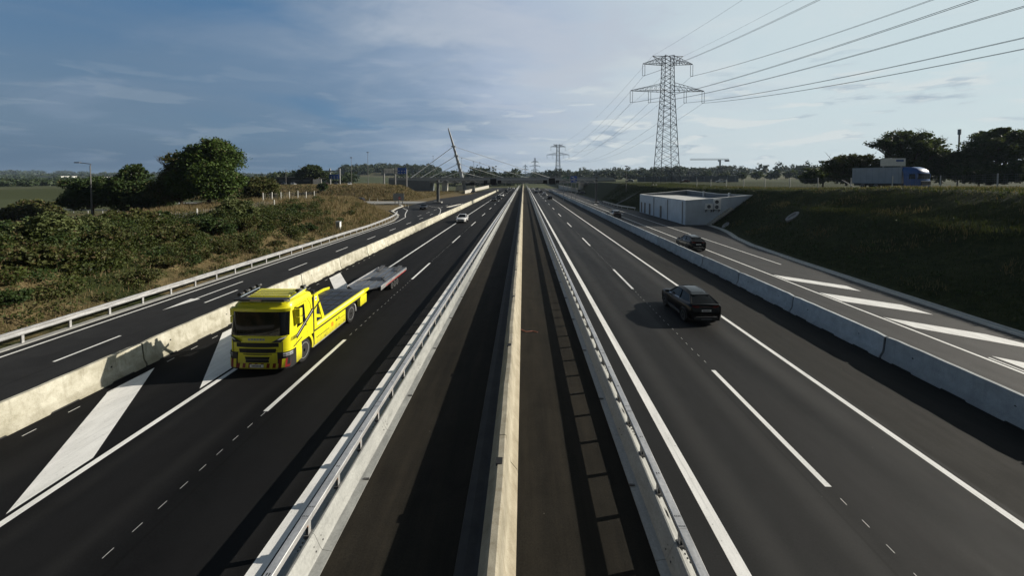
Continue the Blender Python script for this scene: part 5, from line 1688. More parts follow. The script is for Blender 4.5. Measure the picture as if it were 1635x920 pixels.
def make_car(label, paint, L=4.40, Wd=1.86, H=1.62, kind='suv', detail=True, group=None, rails=True, trim='chrome'):
    """car pointing to +Y, origin on the ground under its centre"""
    root = empty('parked_car' if False else 'car', (0, 0, 0), label, 'car', group)
    hl, hw = L / 2, Wd / 2
    suv = kind == 'suv'
    r = 0.345 if suv else 0.315
    yr, yf = -hl + 0.80 + .02, hl - 0.88
    belt_r, belt_f, nose = (1.13, 1.02, 0.90) if suv else (0.93, 0.90, 0.72)
    ys = sorted(set([round(v, 3) for v in list(np.linspace(-hl, hl, 50)) + [yr - r - .07, yr + r + .07, yf - r - .07, yf + r + .07]]))

    def plan(y):
        u = abs(y) / hl
        return hw * (1 - (0.15 if y > 0 else 0.10) * max(0, (u - .62) / .38) ** 2.2 - 0.10 * max(0, (u - .90) / .10) ** 2)

    def beltz(y):
        return float(np.interp(y, [-hl, -hl + .25, 0.2, hl * .45, hl * .80, hl], [belt_r - .05, belt_r, belt_f, belt_f - .01, nose + .05, nose - .12]))

    def zbot(y):
        z = 0.26 + (0.10 if y < -hl + .35 else 0) + (.04 if y > hl - .2 else 0)
        for yc in (yr, yf):
            d = (r + .065) ** 2 - (y - yc) ** 2
            if d > 0: z = max(z, r + math.sqrt(d))
        return z

    secs = []
    for y in ys:
        w, b, zb_ = plan(y), beltz(y), zbot(y)
        tuck = 0.0
        lv = [(w * .95, zb_, 0), (w * .985, max(zb_ + .02, .50), 0), (w, max(zb_ + .04, .70), 0), (w * .985, max(zb_ + .06, b - .10), 0), (w * .94, b - .02, 0), (w * .84, b + .035, 0), (0.0, b + .06, 0)]
        if y < -hl + .02 or y > hl - .02:      # ends: bumper stands out, upper part set back
            sgn = -1 if y < 0 else 1
            back = [.04, .0, .02, .10, .16, .2, .2]
            secs.append([(a, y - sgn * k, z) for (a, z, _), k in zip(lv, back)])
        else:
            secs.append([(a, y, z) for a, z, _ in lv])
    n = len(secs[0])
    mb = MB()
    full = [s_ + [(-p[0], p[1], p[2]) for p in s_[-2::-1]] for s_ in secs]
    mb.loft(full, paint, closed=False, cap=False)
    m = len(full[0])
    o0 = 0; o1 = (len(full) - 1) * m
    k_ = mb.m(paint)
    for j in range(n - 1):
        for o in (o0, o1):
            mb.f.append((o + j, o + j + 1, o + m - 2 - j, o + m - 1 - j)); mb.mi.append(k_)
    # greenhouse
    br_, bf = beltz(-hl + .2) + .02, beltz(hl * .45)
    yb0, yt0 = (-hl + .24, -hl + .84) if suv else ((-hl + .22, -hl + .95) if kind == 'hatch' else (-hl + .70, -hl + 1.35))
    yt1, yb1 = hl - 1.95, hl - 1.18
    wb, wt = (hw * .86, hw * .63) if suv else (hw * .90, hw * .66)
    roof = []
    for t in np.linspace(0, 1, 9):
        y = yt0 + (yt1 - yt0) * t
        zc = H - .13 * (1 - t) ** 2 - .05 * t ** 3
        wv = wt * (1 - .13 * (1 - t) ** 1.5)
        roof.append([(-wv, y, zc - .075), (-wv * .86, y, zc - .025), (0, y, zc), (wv * .86, y, zc - .025), (wv, y, zc - .075)])
    mb.loft(roof, paint, closed=False, cap=False)
    rl, rf = roof[0], roof[-1]
    for s_ in (-1, 1):
        a = Vector((s_ * wb * .93, yb0, br_)); b = Vector((s_ * wt * .87, yt0, rl[0][2])); c = Vector((s_ * wt, yt1, rf[0][2])); d = Vector((s_ * wb, yb1, bf + .01))
        ym = (yb0 + yb1) / 2 - .1
        e0 = Vector((s_ * wb, ym, beltz(ym) + .01)); e1 = Vector((s_ * wt, ym + .05, H - .10))
        for p0, p1, rr in ((a, b, .055), (d, c, .035), (e0, e1, .03), (a, d, .018)):
            mb.path([p0, p0.lerp(p1, .5) + Vector((s_ * .01, 0, 0)), p1], rr, paint if rr > .02 else ('chrome' if trim == 'chrome' and detail else 'black_plastic'), 6)
        for k in range(8):
            p, q_ = roof[k][0 if s_ < 0 else 4], roof[k + 1][0 if s_ < 0 else 4]
            mb.path([p, q_], .028, paint, 6)
        # rear quarter panel behind the last door
        q0 = a.lerp(d, .16); q1 = b.lerp(c, .12)
        mb.quad([a + Vector((s_ * .004, 0, 0)), q0 + Vector((s_ * .004, 0, 0)), q1 + Vector((s_ * .004, 0, 0)), b + Vector((s_ * .004, 0, 0))], paint)
        # arch cladding and sill
    body = mb.build('body', root, smooth=38)
    g_ = MB()
    for s_ in (-1, 1):
        P = [Vector((s_ * wb * .93, yb0, br_ - .02)), Vector((s_ * wb, (yb0 + yb1) / 2, beltz((yb0 + yb1) / 2) - .01)), Vector((s_ * wb, yb1, bf - .02)), Vector((s_ * wt, yt1, rf[0][2])), Vector((s_ * wt, (yt0 + yt1) / 2, roof[4][0][2])), Vector((s_ * wt * .87, yt0, rl[0][2]))]
        g_.add(P, [(0, 1, 4, 5), (1, 2, 3, 4)], 'glass')
    # windscreen and rear glass, bowed
    for (yb_, zb_, yt_, zt_, w0, w1, sg) in ((yb1, bf + .02, yt1, rf[0][2], wb, wt, 1), (yb0, br_, yt0, rl[0][2], wb * .93, wt * .87, -1)):
        rows = []
        for t in np.linspace(0, 1, 5):
            w = w0 + (w1 - w0) * t; y = yb_ + (yt_ - yb_) * t; z = zb_ + (zt_ - zb_) * t + .05 * math.sin(t * math.pi / 2) * .5
            rows.append([(w * c, y + sg * .10 * (1 - c * c) * (1 - .4 * t), z + .06 * (1 - c * c) * t) for c in (-1, -.8, -.4, 0, .4, .8, 1)])
        g_.loft(rows, 'glass', closed=False, cap=False)
    g_.build('windows', root, smooth=40)
    ub = MB(); ub.b2(-hw * .84, hw * .84, -hl + .15, hl - .15, .22, .62, 'black'); ub.build('underbody', root)
    for sx in (-1, 1):
        for yc in (yr, yf):
            wheel(root, sx * (hw - .115), yc, r, .225, 'rim' if not suv else 'rim_dark', sx)
        if detail:
            c = MB()
            for yc in (yr, yf):
                pts_ = []
                for a in np.linspace(-.15, math.pi + .15, 15):
                    pts_.append((sx * (plan(yc + r * math.cos(a)) * .985), yc + (r + .075) * math.cos(a), r + (r + .075) * math.sin(a)))
                c.path(pts_, .03, 'black_plastic', 5)
            c.b2(sx * hw * .955 - .02, sx * hw * .955 + .02, yr + r + .1, yf - r - .1, .25, .36, 'black_plastic')
            c.build('side_cladding', root)
            MB().b2(sx * hw * .99 - .008, sx * hw * .99 + .008, yr + r + .15, yf - r - .15, .365, .395, trim).build('sill_trim', root)
            mq = MB(); mq.loft([[(sx * (hw * .93 + a), yb1 - .25 + dy, bf + .13 + dz) for dy, dz in ((-.06, -.07), (.07, -.06), (.07, .06), (-.06, .07))] for a in (0.02, .10, .24)], paint)
            mq.build('wing_mirror', root, bevel=.015)
            if rails:
                MB().path([(sx * wt * .86, yt0 + .05, H - .09), (sx * wt * .88, yt0 + .25, H + .005), (sx * wt * .88, yt1 - .25, H + .02), (sx * wt * .86, yt1 - .02, H - .02)], .02, trim, 6).build('roof_rail', root)
            dh = MB()
            for yy in ((yb0 + yb1) / 2 - .55, (yb0 + yb1) / 2 + .45): dh.b2(sx * hw * .985 - .012, sx * hw * .985 + .02, yy - .10, yy + .10, .83, .86, paint)
            dh.build('door_handle', root)
        # lamps
        t_ = MB(); yb_ = -hl
        t_.loft([[(sx * hw * .86, yb_ + .145, zz), (sx * hw * .62, yb_ + .095, zz), (sx * hw * .40, yb_ + .085, zz), (sx * hw * .40, yb_ + .15, zz), (sx * hw * .90, yb_ + .30, zz)] for zz in (belt_r - .17, belt_r - .05)], 'lamp_red')
        t_.build('tail_light', root)
        t_ = MB()
        t_.loft([[(sx * hw * .90, hl - .32, zz), (sx * hw * .80, hl - .12, zz), (sx * hw * .45, hl - .05, zz), (sx * hw * .45, hl - .2, zz)] for zz in (nose - .20, nose - .07)], 'lamp_clear')
        t_.build('headlight', root)
    q = MB(); q.b2(-.26, .26, -hl + .028, -hl + .04, belt_r - .36, belt_r - .25, 'white')
    pl_ = q.build('number_plate', root)
    q = MB()
    for k in range(7): q.b2(-.19 + .055 * k, -.155 + .055 * k, -hl + .025, -hl + .0279, belt_r - .335, belt_r - .275, 'black')
    q.build('plate_characters', pl_)
    q = MB(); q.b2(-.26, .26, hl - .01, hl + .015, .42, .53, 'white'); q.build('number_plate', root)
    gq = MB(); gq.b2(-hw * .50, hw * .50, hl - .07, hl + .006, .56, .72, 'black_plastic'); gq.b2(-hw * .6, hw * .6, hl - .08, hl + .004, .30, .40, 'black_plastic'); gq.build('grille', root)
    if detail:
        q = MB(); q.loft([[(-hw * .88, -hl + .13, z), (-hw * .6, -hl - .004, z), (hw * .6, -hl - .004, z), (hw * .88, -hl + .13, z), (hw * .6, -hl + .05, z), (-hw * .6, -hl + .05, z)] for z in (.485, .515)], trim); q.build('bumper_trim', root)
        q = MB(); q.b2(-hw * .70, hw * .70, -hl - .002, -hl + .1, .33, .46, 'black_plastic'); q.b2(-.30, .30, -hl - .006, -hl - .0021, .35, .37, 'sign_grey'); q.build('diffuser', root)
        q = MB(); q.loft([[(-wt * .80, yt0 - .14, z), (wt * .80, yt0 - .14, z), (wt * .84, yt0 + .12, z + .03), (-wt * .84, yt0 + .12, z + .03)] for z in (rl[2][2] - .035, rl[2][2] - .005)], paint); q.build('roof_spoiler', root)
        q = MB(); q.b2(-hw * .38, hw * .38, -hl + .075, -hl + .085, belt_r - .12, belt_r - .10, 'lamp_red'); q.build('light_strip', root)
        if suv:
            q = MB()
            rows = [[(-wt * .62, p[2][1], p[2][2] + .004 - .016 * .3), (0, p[2][1], p[2][2] + .006), (wt * .62, p[2][1], p[2][2] + .004 - .016 * .3)] for p in roof[1:8]]
            q.loft(rows, 'glass', closed=False, cap=False)
            q.build('glass_roof', root, smooth=60)
    return root


suv = make_car('black compact SUV driving away in the nearest right lane beside the white edge line', 'car_black', L=4.28, Wd=1.90, H=1.66, rails=False)
suv.location = (9.97, 23.5, 0); suv.rotation_euler = (0, 0, R(2.2))
c2 = clone(suv, (19.25, 45.2, 0), R(0.5), 'black SUV driving away on the right slip road past the concrete barrier')
c3 = make_car('dark car driving away on the right slip road near the white building corner', 'car_dark', 4.2, 1.78, 1.5, 'hatch', detail=True)
c3.location = (19.3, 82.3, 0)
c4 = make_car('white car driving towards the viewer on the left outer line behind the yellow lorry', 'car_white', 4.3, 1.82, 1.50, 'hatch', detail=True)
c4.location = (-11.4, 71.9, 0); c4.rotation_euler = (0, 0, R(180))
plain = {k: make_car('placeholder', k, 4.3, 1.80, 1.50, 'hatch', detail=False) for k in ('car_dark', 'car_silver', 'car_red', 'car_white', 'car_black')}
used = set()


def put(kind, x, y, ang, label, group=None, z=0.0):
    if kind not in used:
        used.add(kind); o = plain[kind]; o.location = (x, y, z); o.rotation_euler = (0, 0, R(ang)); tag(o, label, 'car', group)
        if group is None and 'group' in o: del o['group']
        return o
    return clone(plain[kind], (x, y, z), R(ang), label, group)


put('car_dark', -10.6, 139.5, 180, 'dark car approaching on the left carriageway behind the white car')
put('car_black', -9.9, 153, 180, 'black car approaching in the left carriageway behind the dark car')
put('car_white', -9.6, 172, 180, 'white car approaching just in front of the bridge shadow on the left carriageway')
put('car_dark', -10.5, 232, 180, 'dark car in the bridge shadow on the left carriageway, nearer of two')
put('car_silver', -10.9, 300, 180, 'pale car beyond the bridge on the left carriageway')
put('car_white', -7.6, 290, 180, 'small white car beyond the bridge in the left inner lane')
put('car_dark', -10.8, 420, 180, 'tiny dark car farthest back on the left carriageway')
put('car_black', 10.3, 153, 0, 'dark car driving away on the right carriageway nearest the gantry')
put('car_silver', 9.9, 186, 0, 'silver car driving away just before the bridge shadow')
put('car_black', 6.8, 212, 0, 'black car driving away in the right inner lane at the bridge shadow')
put('car_dark', 9.9, 222, 0, 'dark car driving away in the right outer lane at the bridge shadow')
put('car_white', 6.3, 260, 0, 'small white car driving away beyond the bridge')
put('car_dark', 10.2, 290, 0, 'tiny dark car driving away beyond the bridge')
put('car_dark', -26.2, 101, 188, 'dark car coming off the roundabout onto the left slip road')
put('car_black', -28, 215, 170, 'dark car on the far slip road left of the bridge mast')
put('car_red', -70, 133.5, 80, 'red car on the roundabout road behind the dry bank, leftmost of three')
put('car_white', -63.5, 133.5, 80, 'white car on the roundabout road between two darker cars')
put('car_dark', -57.5, 133.8, 80, 'dark car on the roundabout road, rightmost of three')
put('car_silver', 53.5, 198, 70, 'silver car on the plateau road left of the big pylon legs', z=hz(53.5, 198) + .02)
put('car_red', 72, 176, 75, 'dark red car on the plateau road just right of the pylon legs', z=hz(72, 176) + .02)
put('car_white', 88, 176, 75, 'white car on the plateau road in front of the noise barrier', z=hz(88, 176) + .02)
put('car_dark', 30, 202, 80, 'dark car at the right end of the bridge', z=hz(30, 202) + .02)
for k, (x, y, kind) in enumerate(((-133, 196, 'car_white'), (-128, 196, 'car_dark'), (-123, 196, 'car_dark'), (-118, 196, 'car_silver'), (-99, 192, 'car_red'), (-94, 192, 'car_dark'), (-88, 194, 'car_white'))):
    put(kind, x, y, 5 + 3 * k, ('white car at the left end of the row parked by the lone tree', 'dark parked car second from the left end of the row by the lone tree', 'dark parked car in the middle of the row by the lone tree', 'silver parked car right below the lone tree', 'red parked car right of the lone tree', 'dark parked car between red and white ones right of the lone tree', 'white parked car rightmost of the row by the lone tree')[k], 'cars parked near the lone tree', hz(x, y) + .02)


# ---------------------------------------------------------------- yellow recovery lorry
def recovery_lorry():
    root = empty('recovery_lorry', (-10.97, 15.45, 0), 'yellow flatbed recovery lorry with black stripes driving towards the viewer', 'lorry')
    root.scale = (1.05, 1.03, 1.0)
    HW = 1.225
    Y_ = 'yellow'
    half = [(0.0, 0.0), (0.50, 0.010), (0.88, 0.035), (1.07, 0.09), (1.175, 0.20), (1.215, 0.36), (HW, 0.55), (HW, 1.20), (HW, 1.88)]

    def ring(z, inset=0.0, lean=0.0, pts=half):
        r_ = [(max(0, x - inset * (x / HW)), y + lean * max(0, 1 - y / 1.88), z) for x, y in pts]
        return r_ + [(-a, b, c) for a, b, c in r_[:0:-1]]

    cab = MB()
    cab.loft([ring(0.98), ring(1.30), ring(1.62, 0, .01), ring(1.72, .005, .03), ring(2.62, .045, .17), ring(2.76, .06, .20), ring(2.88, .12, .30), ring(2.92, .22, .46)], Y_)
    cab.build('cab', root, smooth=32)
    # raised rear roof fairing with ribs between the roof bars
    rf = MB()
    rf.loft([[(-.92, .62, 2.90), (.92, .62, 2.90), (1.02, 1.80, 2.93), (-1.02, 1.80, 2.93)], [(-.86, .74, 2.98), (.86, .74, 2.98), (.98, 1.78, 3.05), (-.98, 1.78, 3.05)]], Y_)
    for k in range(4): rf.b2(-.82, .82, .84 + .22 * k, .90 + .22 * k, 3.01 + .012 * k, 3.045 + .012 * k, 'yellow_lt')
    rf.build('roof_fairing', root, smooth=30)
    lb = MB()
    lb.b2(-1.12, 1.12, .30, .36, 2.955, 2.985, 'galv'); lb.b2(-1.02, 1.02, .16, .50, 2.99, 3.07, 'black_plastic')
    lb.b2(-.36, .10, .155, .17, 3.0, 3.06, 'lamp_red')
    for sx in (-1, 1):
        lb.path([(sx * 1.06, .42, 2.90), (sx * 1.06, .44, 3.02), (sx * 1.02, 1.72, 3.12), (sx * 1.02, 1.74, 2.95)], .025, 'chrome', 6)
    lb.build('light_bar', root)
    for (x, y, z) in ((-1.02, .62, 3.16), (-1.02, .95, 3.19), (-1.02, 1.30, 3.22), (-.98, 1.62, 3.24), (1.02, 1.20, 3.18), (.98, 1.62, 3.22)):
        h = MB(); h.tube((x, y - .14, z), (x, y + .02, z), .085, 'black_plastic', 12, .05); h.tube((x, y + .02, z), (x, y + .12, z), .05, 'galv_dark', 8); h.tube((x, y, z - .09), (x, y, z), .02, 'black', 5)
        h.build('roof_horn', root, smooth=40)
    # windscreen: dark pane wrapped round the front
    wsp = [p for p in half if p[1] < .5]
    ws = MB()
    def front(z, lean, inset, out=.010, lim=.21):
        a = [(x - inset * (x / HW) + out * (x / HW), y + lean * max(0, 1 - y / 1.88) - out, z) for x, y in half if y < lim]
        return [(-x, y, z_) for x, y, z_ in a[:0:-1]] + a
    ws.loft([front(1.60, .012, 0), front(1.72, .03, .005), front(2.56, .162, .042)], 'glass', closed=False, cap=False)
    ws.build('windscreen', root, smooth=60)
    vis = MB(); vis.loft([front(2.565, .162, .042, .05), front(2.70, .185, .055, .10), front(2.735, .19, .06, .06), front(2.60, .165, .045, .02)], Y_, closed=False, cap=False)
    vis.build('sun_visor', root, smooth=50)
    # dash papers seen through the pane, wipers
    wp = MB()
    for sx in (-.75, .25): wp.tube((sx, -.02, 1.64), (sx + .62, .02, 1.83), .012, 'black', 5)
    wp.build('wiper', root)
    # lower front: bumper, grille slots
    fb = MB()
    fr = [p for p in half if p[1] <= .65]
    def bum(z, out=0.0, pts=fr):
        r_ = [(x * (1 + out / HW), y - out) for x, y in pts]
        r_ = [(x, y, z) for x, y in r_]
        return r_ + [(r_[-1][0], .95, z), (-r_[-1][0], .95, z)] + [(-a, b, c) for a, b, c in r_[:0:-1]]
    fb.loft([bum(.20, -.03), bum(.28, .01), bum(.60, .02), bum(.97, .0)], Y_)
    fbo = fb.build('bumper', root, smooth=35)
    gr = MB()
    for (z0, z1, w) in ((1.14, 1.31, .86), (.90, 1.07, .80), (.82, .85, .74), (.50, .735, .72)):
        gr.loft([[(-w, .035, z), (-w * .5, -.028, z), (0, -.034, z), (w * .5, -.028, z), (w, .035, z), (w, .12, z), (-w, .12, z)] for z in (z0, z1)], 'black')
        if z1 - z0 > .20:
            gr.loft([[(-w * .96, .03, z), (-w * .5, -.034, z), (0, -.040, z), (w * .5, -.034, z), (w * .96, .03, z), (w * .9, .1, z), (-w * .9, .1, z)] for z in ((z0 + z1) / 2 - .008, (z0 + z1) / 2 + .008)], 'galv_dark')
    gr.build('grille', root)
    # crease panel and worn maker's lettering strip above the grille
    cp = MB(); cp.loft([[(-.98, .10, z), (-.5, -.022, z), (0, -.030, z), (.5, -.022, z), (.98, .10, z), (.9, .2, z), (-.9, .2, z)] for z in (1.38, 1.56)], Y_); cp.build('front_flap', root, smooth=30)
    sq = MB()
    for x_ in (-.985, .985): sq.loft([[(x_ - .006, .052, z), (x_ + .006, .054, z), (x_ + .006, .09, z), (x_ - .006, .09, z)] for z in (.68, 1.36)], 'black')
    sq.loft([[(-.9, .025, z), (-.5, -.012, z), (0, -.020, z), (.5, -.012, z), (.9, .025, z), (.8, .1, z), (-.8, .1, z)] for z in (.905, .915)], 'black')
    sq.build('front_seam', root)
    lt = MB()
    for k in range(6): lt.b2(-.33 + .115 * k, -.25 + .115 * k, -.046, -.030, 1.43, 1.51, 'sign_grey')
    lt.build('lettering', root)
    for sx in (-1, 1):
        u = MB(); u.loft([[(sx * .62, -.005 + 0, 1.36), (sx * .98, .11, 1.36), (sx * .99, .11, 1.42), (sx * .66, -.005, 1.38)], [(sx * .70, .02, 1.37), (sx * 1.12, .22, 1.50), (sx * 1.13, .22, 1.57), (sx * .84, .04, 1.46)]], 'black_plastic')
        u.prism([(sx * .60, -.035, 1.36), (sx * .95, .02, 1.345), (sx * 1.15, .17, 1.58), (sx * .88, .01, 1.52)], (0, -.03, 0), 'black_plastic')
        u.prism([(sx * .84, -.02, 1.46), (sx * 1.08, .10, 1.50), (sx * 1.13, .14, 1.565), (sx * .90, .0, 1.51)], (0, -.045, 0), 'lamp_clear')
        u.build('upper_lamp', root)
        h = MB()
        cn = [(.80, .022), (1.0, .062), (1.09, .105), (1.185, .20), (1.225, .36), (1.233, .56)]
        def wrap(z, o, lim=6, x0=0):
            a_ = [(sx * (x + o * .6), y - o, z) for x, y in cn[x0:lim]]
            return a_ + [(p[0] - sx * .12, p[1] + .10, z) for p in a_[::-1]]
        h.loft([wrap(z, .030) for z in (.67, .92)], 'black_plastic')
        h.loft([wrap(z, .040, 5, 1) for z in (.76, .885)], 'lamp_clear')
        h.loft([wrap(z, .045, 5, 1) for z in (.80, .83)], 'black_plastic')
        h.build('headlight', root)
        bl = MB(); bl.loft([wrap(z, .026) for z in (.22, .665)], 'black_plastic'); bl.build('bumper_corner', root)
    # red and yellow warning chevrons along the bumper foot
    wv = MB()
    bp = [(-1.22, .36), (-1.19, .20), (-1.08, .075), (-.88, .018), (-.5, -.008), (0, -.018), (.5, -.008), (.88, .018), (1.08, .075), (1.19, .20), (1.22, .36)]
    bx = [p[0] for p in bp]; by = [p[1] for p in bp]
    for k in range(20):
        a, b = -1.19 + .119 * k, -1.19 + .119 * (k + 1)
        f = lambda x: float(np.interp(x, bx, by)) - (.050 if abs(x) > .78 else .016)
        side = abs((a + b) / 2) > .80
        z0, z1 = (.30, .66) if side else (.28, .47)
        wv.quad([(a * 1.012, f(a), z0), (b * 1.012, f(b), z0), (b * 1.012 + .03, f(b + .03), z1), (a * 1.012 + .03, f(a + .03), z1)], 'red_dark' if k % 2 else 'yellow')
    wv.build('warning_strip', root)
    pt = MB(); pt.b2(-.27, .27, -.062, -.045, .31, .43, 'white'); po = pt.build('number_plate', root)
    q = MB()
    for k in range(7): q.b2(-.19 + .055 * k, -.155 + .055 * k, -.0655, -.0622, .34, .40, 'black')
    q.build('plate_characters', po)
    for sx in (-1, 1):
        # side window, door seams, mirrors
        s = sx
        w = MB()
        X = lambda z: s * (HW - np.interp(z, [1.72, 2.62], [.005, .045]) + .006)
        w.add([(X(1.72), .66, 1.70), (X(1.72), 1.30, 1.78), (X(2.55), 1.26, 2.55), (X(2.55), .72, 2.55)], [(0, 1, 2, 3)], 'glass')
        w.build('side_window', root)
        sm = MB()
        for (y0, z0, y1, z1) in ((.60, 1.0, .62, 2.62), (1.42, 1.1, 1.42, 2.62), (.60, 2.64, 1.42, 2.64)):
            sm.tube((s * (HW + .001 - .022 * (z0 - 1) / 1.6), y0, z0), (s * (HW + .001 - .044 * max(0, z1 - 1.7) / .9), y1, z1), .008, 'black', 4)
        # swept panel crease behind the window
        sm.path([(s * (HW - .045), 1.50, 2.70), (s * (HW - .03), 1.70, 2.45), (s * (HW - .01), 1.76, 2.1), (s * HW, 1.74, 1.75)], .007, 'black', 4)
        sm.b2(s * HW - .01, s * HW + .035, 1.16, 1.34, 1.58, 1.61, 'black')
        sm.build('door_seam', root)
        mr = MB()
        for z0, z1 in ((1.95, 2.22), (2.26, 2.58)):
            mr.loft([[(s * 1.25, .46, z), (s * 1.44, .50, z), (s * 1.46, .66, z), (s * 1.27, .70, z)] for z in (z0, z1)], Y_)
        mr.tube((s * 1.18, .58, 2.60), (s * 1.40, .58, 2.60), .03, 'black_plastic'); mr.tube((s * 1.20, .58, 1.92), (s * 1.38, .58, 1.92), .03, 'black_plastic'); mr.tube((s * 1.36, .58, 1.92), (s * 1.36, .58, 2.6), .028, 'black_plastic')
        mr.build('wing_mirror', root, bevel=.025)
        # front wheel arch
        ar = MB()
        C = (1.16, .50); ro, ri = .72, .60
        outer = [(s * (HW + .004), C[0] + ro * math.cos(a), max(.30, C[1] + ro * math.sin(a))) for a in np.linspace(-.25, math.pi + .25, 22)]
        inner = [(s * (HW + .004), C[0] + ri * math.cos(a), max(.30, C[1] + ri * math.sin(a))) for a in np.linspace(-.25, math.pi + .25, 22)]
        for k in range(21):
            ar.add([outer[k], outer[k + 1], inner[k + 1], inner[k]] + [(p[0] - s * .42, p[1], p[2]) for p in (outer[k], outer[k + 1], inner[k + 1], inner[k])],
                   [(0, 1, 2, 3), (0, 4, 5, 1), (3, 2, 6, 7)], Y_)
        ar.b2(min(s * .8, s * HW), max(s * .8, s * HW), .95 - .55, .44, .32, .97, Y_) if False else None
        ar.build('wheel_arch', root, smooth=40)
        ln = MB(); ln.b2(min(s * .6, s * 1.0), max(s * .6, s * 1.0), .5, 1.85, .75, 1.0, 'black'); ln.build('arch_liner', root)
        st = MB(); st.b2(s * 1.10 - .10, s * 1.10 + .11, .36, .56, .34, .52, 'black_plastic'); st.build('cab_step', root)
        wheel(root, s * 1.06, 1.16, .50, .32, 'rim', s)
        wheel(root, s * .98, 5.68, .50, .48, 'rim', s)
        mg = MB()
        for a0, a1 in ((-.1, .75),):
            for k in range(6):
                t0, t1 = a0 + (a1 - a0) * k / 6, a0 + (a1 - a0) * (k + 1) / 6
                mg.prism([(s * .74, 5.68 + .58 * math.cos(t0), .5 + .58 * math.sin(t0)), (s * .74, 5.68 + .58 * math.cos(t1), .5 + .58 * math.sin(t1)), (s * .74, 5.68 + .62 * math.cos(t1), .5 + .62 * math.sin(t1)), (s * .74, 5.68 + .62 * math.cos(t0), .5 + .62 * math.sin(t0))], (s * .49, 0, 0), 'white')
        mg.build('mudguard', root)
        # skirt lockers
        sk_ = MB(); sk_.b2(s * 1.20 - .02, s * 1.20 + .02, 1.92, 5.02, .34, 1.0, Y_); sk_.b2(s * 1.17 - .03, s * 1.17 + .03, 1.9, 5.04, .28, .339, 'galv')
        sk = sk_.build('side_locker', root)
        dc = MB()
        for k in range(9): dc.b2(s * 1.2205 - .001, s * 1.2205 + .001, 2.15 + .13 * k, 2.24 + .13 * k, .62, .66, 'black')
        dc.b2(s * 1.221 - .001, s * 1.221 + .001, 3.50, 3.72, .60, .82, 'orange'); dc.b2(s * 1.221 - .001, s * 1.221 + .001, 3.95, 4.15, .72, .80, 'black'); dc.b2(s * 1.221 - .001, s * 1.221 + .001, 4.25, 4.34, .70, .84, 'black')
        for k in range(5): dc.b2(s * 1.221 - .001, s * 1.221 + .001, 4.42 + .11 * k, 4.49 + .11 * k, .70, .73, 'black')
        for y in (2.9, 4.3, 4.85): dc.b2(s * 1.222 - .002, s * 1.222 + .004, y - .04, y + .04, .40, .45, 'black')
        for y in (3.0, 4.0): dc.b2(s * 1.2205 - .001, s * 1.2205 + .001, y - .005, y + .005, .36, .98, 'black')
        dc.build('locker_decal', sk)
        # headboard wing: tall slanted yellow side frame with opening
        hb = MB()
        x0 = s * 1.16
        hb.prism([(x0, 1.98, 1.05), (x0, 1.98, 2.72), (x0, 2.26, 2.72), (x0, 2.42, 2.30), (x0, 2.28, 2.30), (x0, 2.16, 1.92), (x0, 2.16, 1.05)], (s * .07, 0, 0), Y_)
        hb.prism([(x0, 2.30, 2.32), (x0, 2.44, 2.32), (x0, 3.02, 1.05), (x0, 2.78, 1.05)], (s * .068, 0, 0), Y_)
        hb.prism([(x0, 2.16, 1.75), (x0, 2.50, 1.62), (x0, 2.56, 1.46), (x0, 2.16, 1.60)], (s * .066, 0, 0), Y_)
        hb.b2(min(x0, x0 + s * .064), max(x0, x0 + s * .064), 2.16, 2.82, 1.05, 1.30, Y_)
        hb.b2(min(x0 + s * .07, x0 + s * .075), max(x0 + s * .07, x0 + s * .075), 2.05, 2.20, 2.42, 2.60, 'white'); hb.b2(min(x0 + s * .076, x0 + s * .08), max(x0 + s * .076, x0 + s * .08), 2.09, 2.16, 2.46, 2.55, 'car_blue')
        hb.build('headboard_frame', root)
        bc = MB(); bc.tube((s * 1.12, 2.1, 2.72), (s * 1.12, 2.1, 2.90), .07, 'black_plastic', 10); bc.build('beacon', root)
        # black and cream stripes: climbing the cab side then running back along the bed
        sp = MB()
        def band(y0, z0, y1, z1, wz, mat, off):
            xx = s * (HW + off)
            sp.quad([(xx, y0, z0), (xx, y1, z1), (xx, y1, z1 + wz), (xx, y0, z0 + wz)], mat)
        band(.62, 1.22, 1.86, 1.94, .115, 'black', .006); band(.62, 1.362, 1.86, 2.082, .085, 'black', .006); band(.62, 1.337, 1.86, 2.057, .024, 'white', .006)
        band(.40, .98, 1.0, 1.14, .05, 'black', .0045)
        sp.b2(min(s * 1.10, s * 1.222), max(s * 1.10, s * 1.222), 1.885, 1.975, .40, 2.62, 'black')
        for k in range(7):
            y = .26 + .055 * k
            xx = float(np.interp(y, [.20, .36, .55], [1.175, 1.215, HW])) + .012
            sp.quad([(s * xx, y, 1.30), (s * xx, y + .025, 1.30), (s * xx, y + .055, 1.46), (s * xx, y + .03, 1.46)], 'black')
        sp.build('side_stripe', root)
        sp2 = MB()
        sp2.b2(s * 1.238 - .002, s * 1.238 + .002, 2.0, 6.9, 1.0, 1.075, 'black')
        sp2.prism([(s * 1.232, 1.99, 2.02), (s * 1.232, 1.99, 2.12), (s * 1.232, 2.62, 2.42), (s * 1.232, 2.62, 2.30)], (s * .004, 0, 0), 'black')
        sp2.build('bed_stripe', root)
        # chrome edge of the bed
        be = MB()
        be.prism([(s * 1.16, 2.10, 1.06), (s * 1.16, 2.10, 1.36), (s * 1.16, 7.5, 1.36), (s * 1.16, 8.15, 1.27), (s * 1.16, 8.15, 1.16), (s * 1.16, 6.9, 1.06)], (s * .075, 0, 0), Y_)
        be.b2(min(s * 1.236, s * 1.24), max(s * 1.236, s * 1.24), 2.2, 7.4, 1.20, 1.32, 'yellow_lt')
        be.build('bed_edge', root)
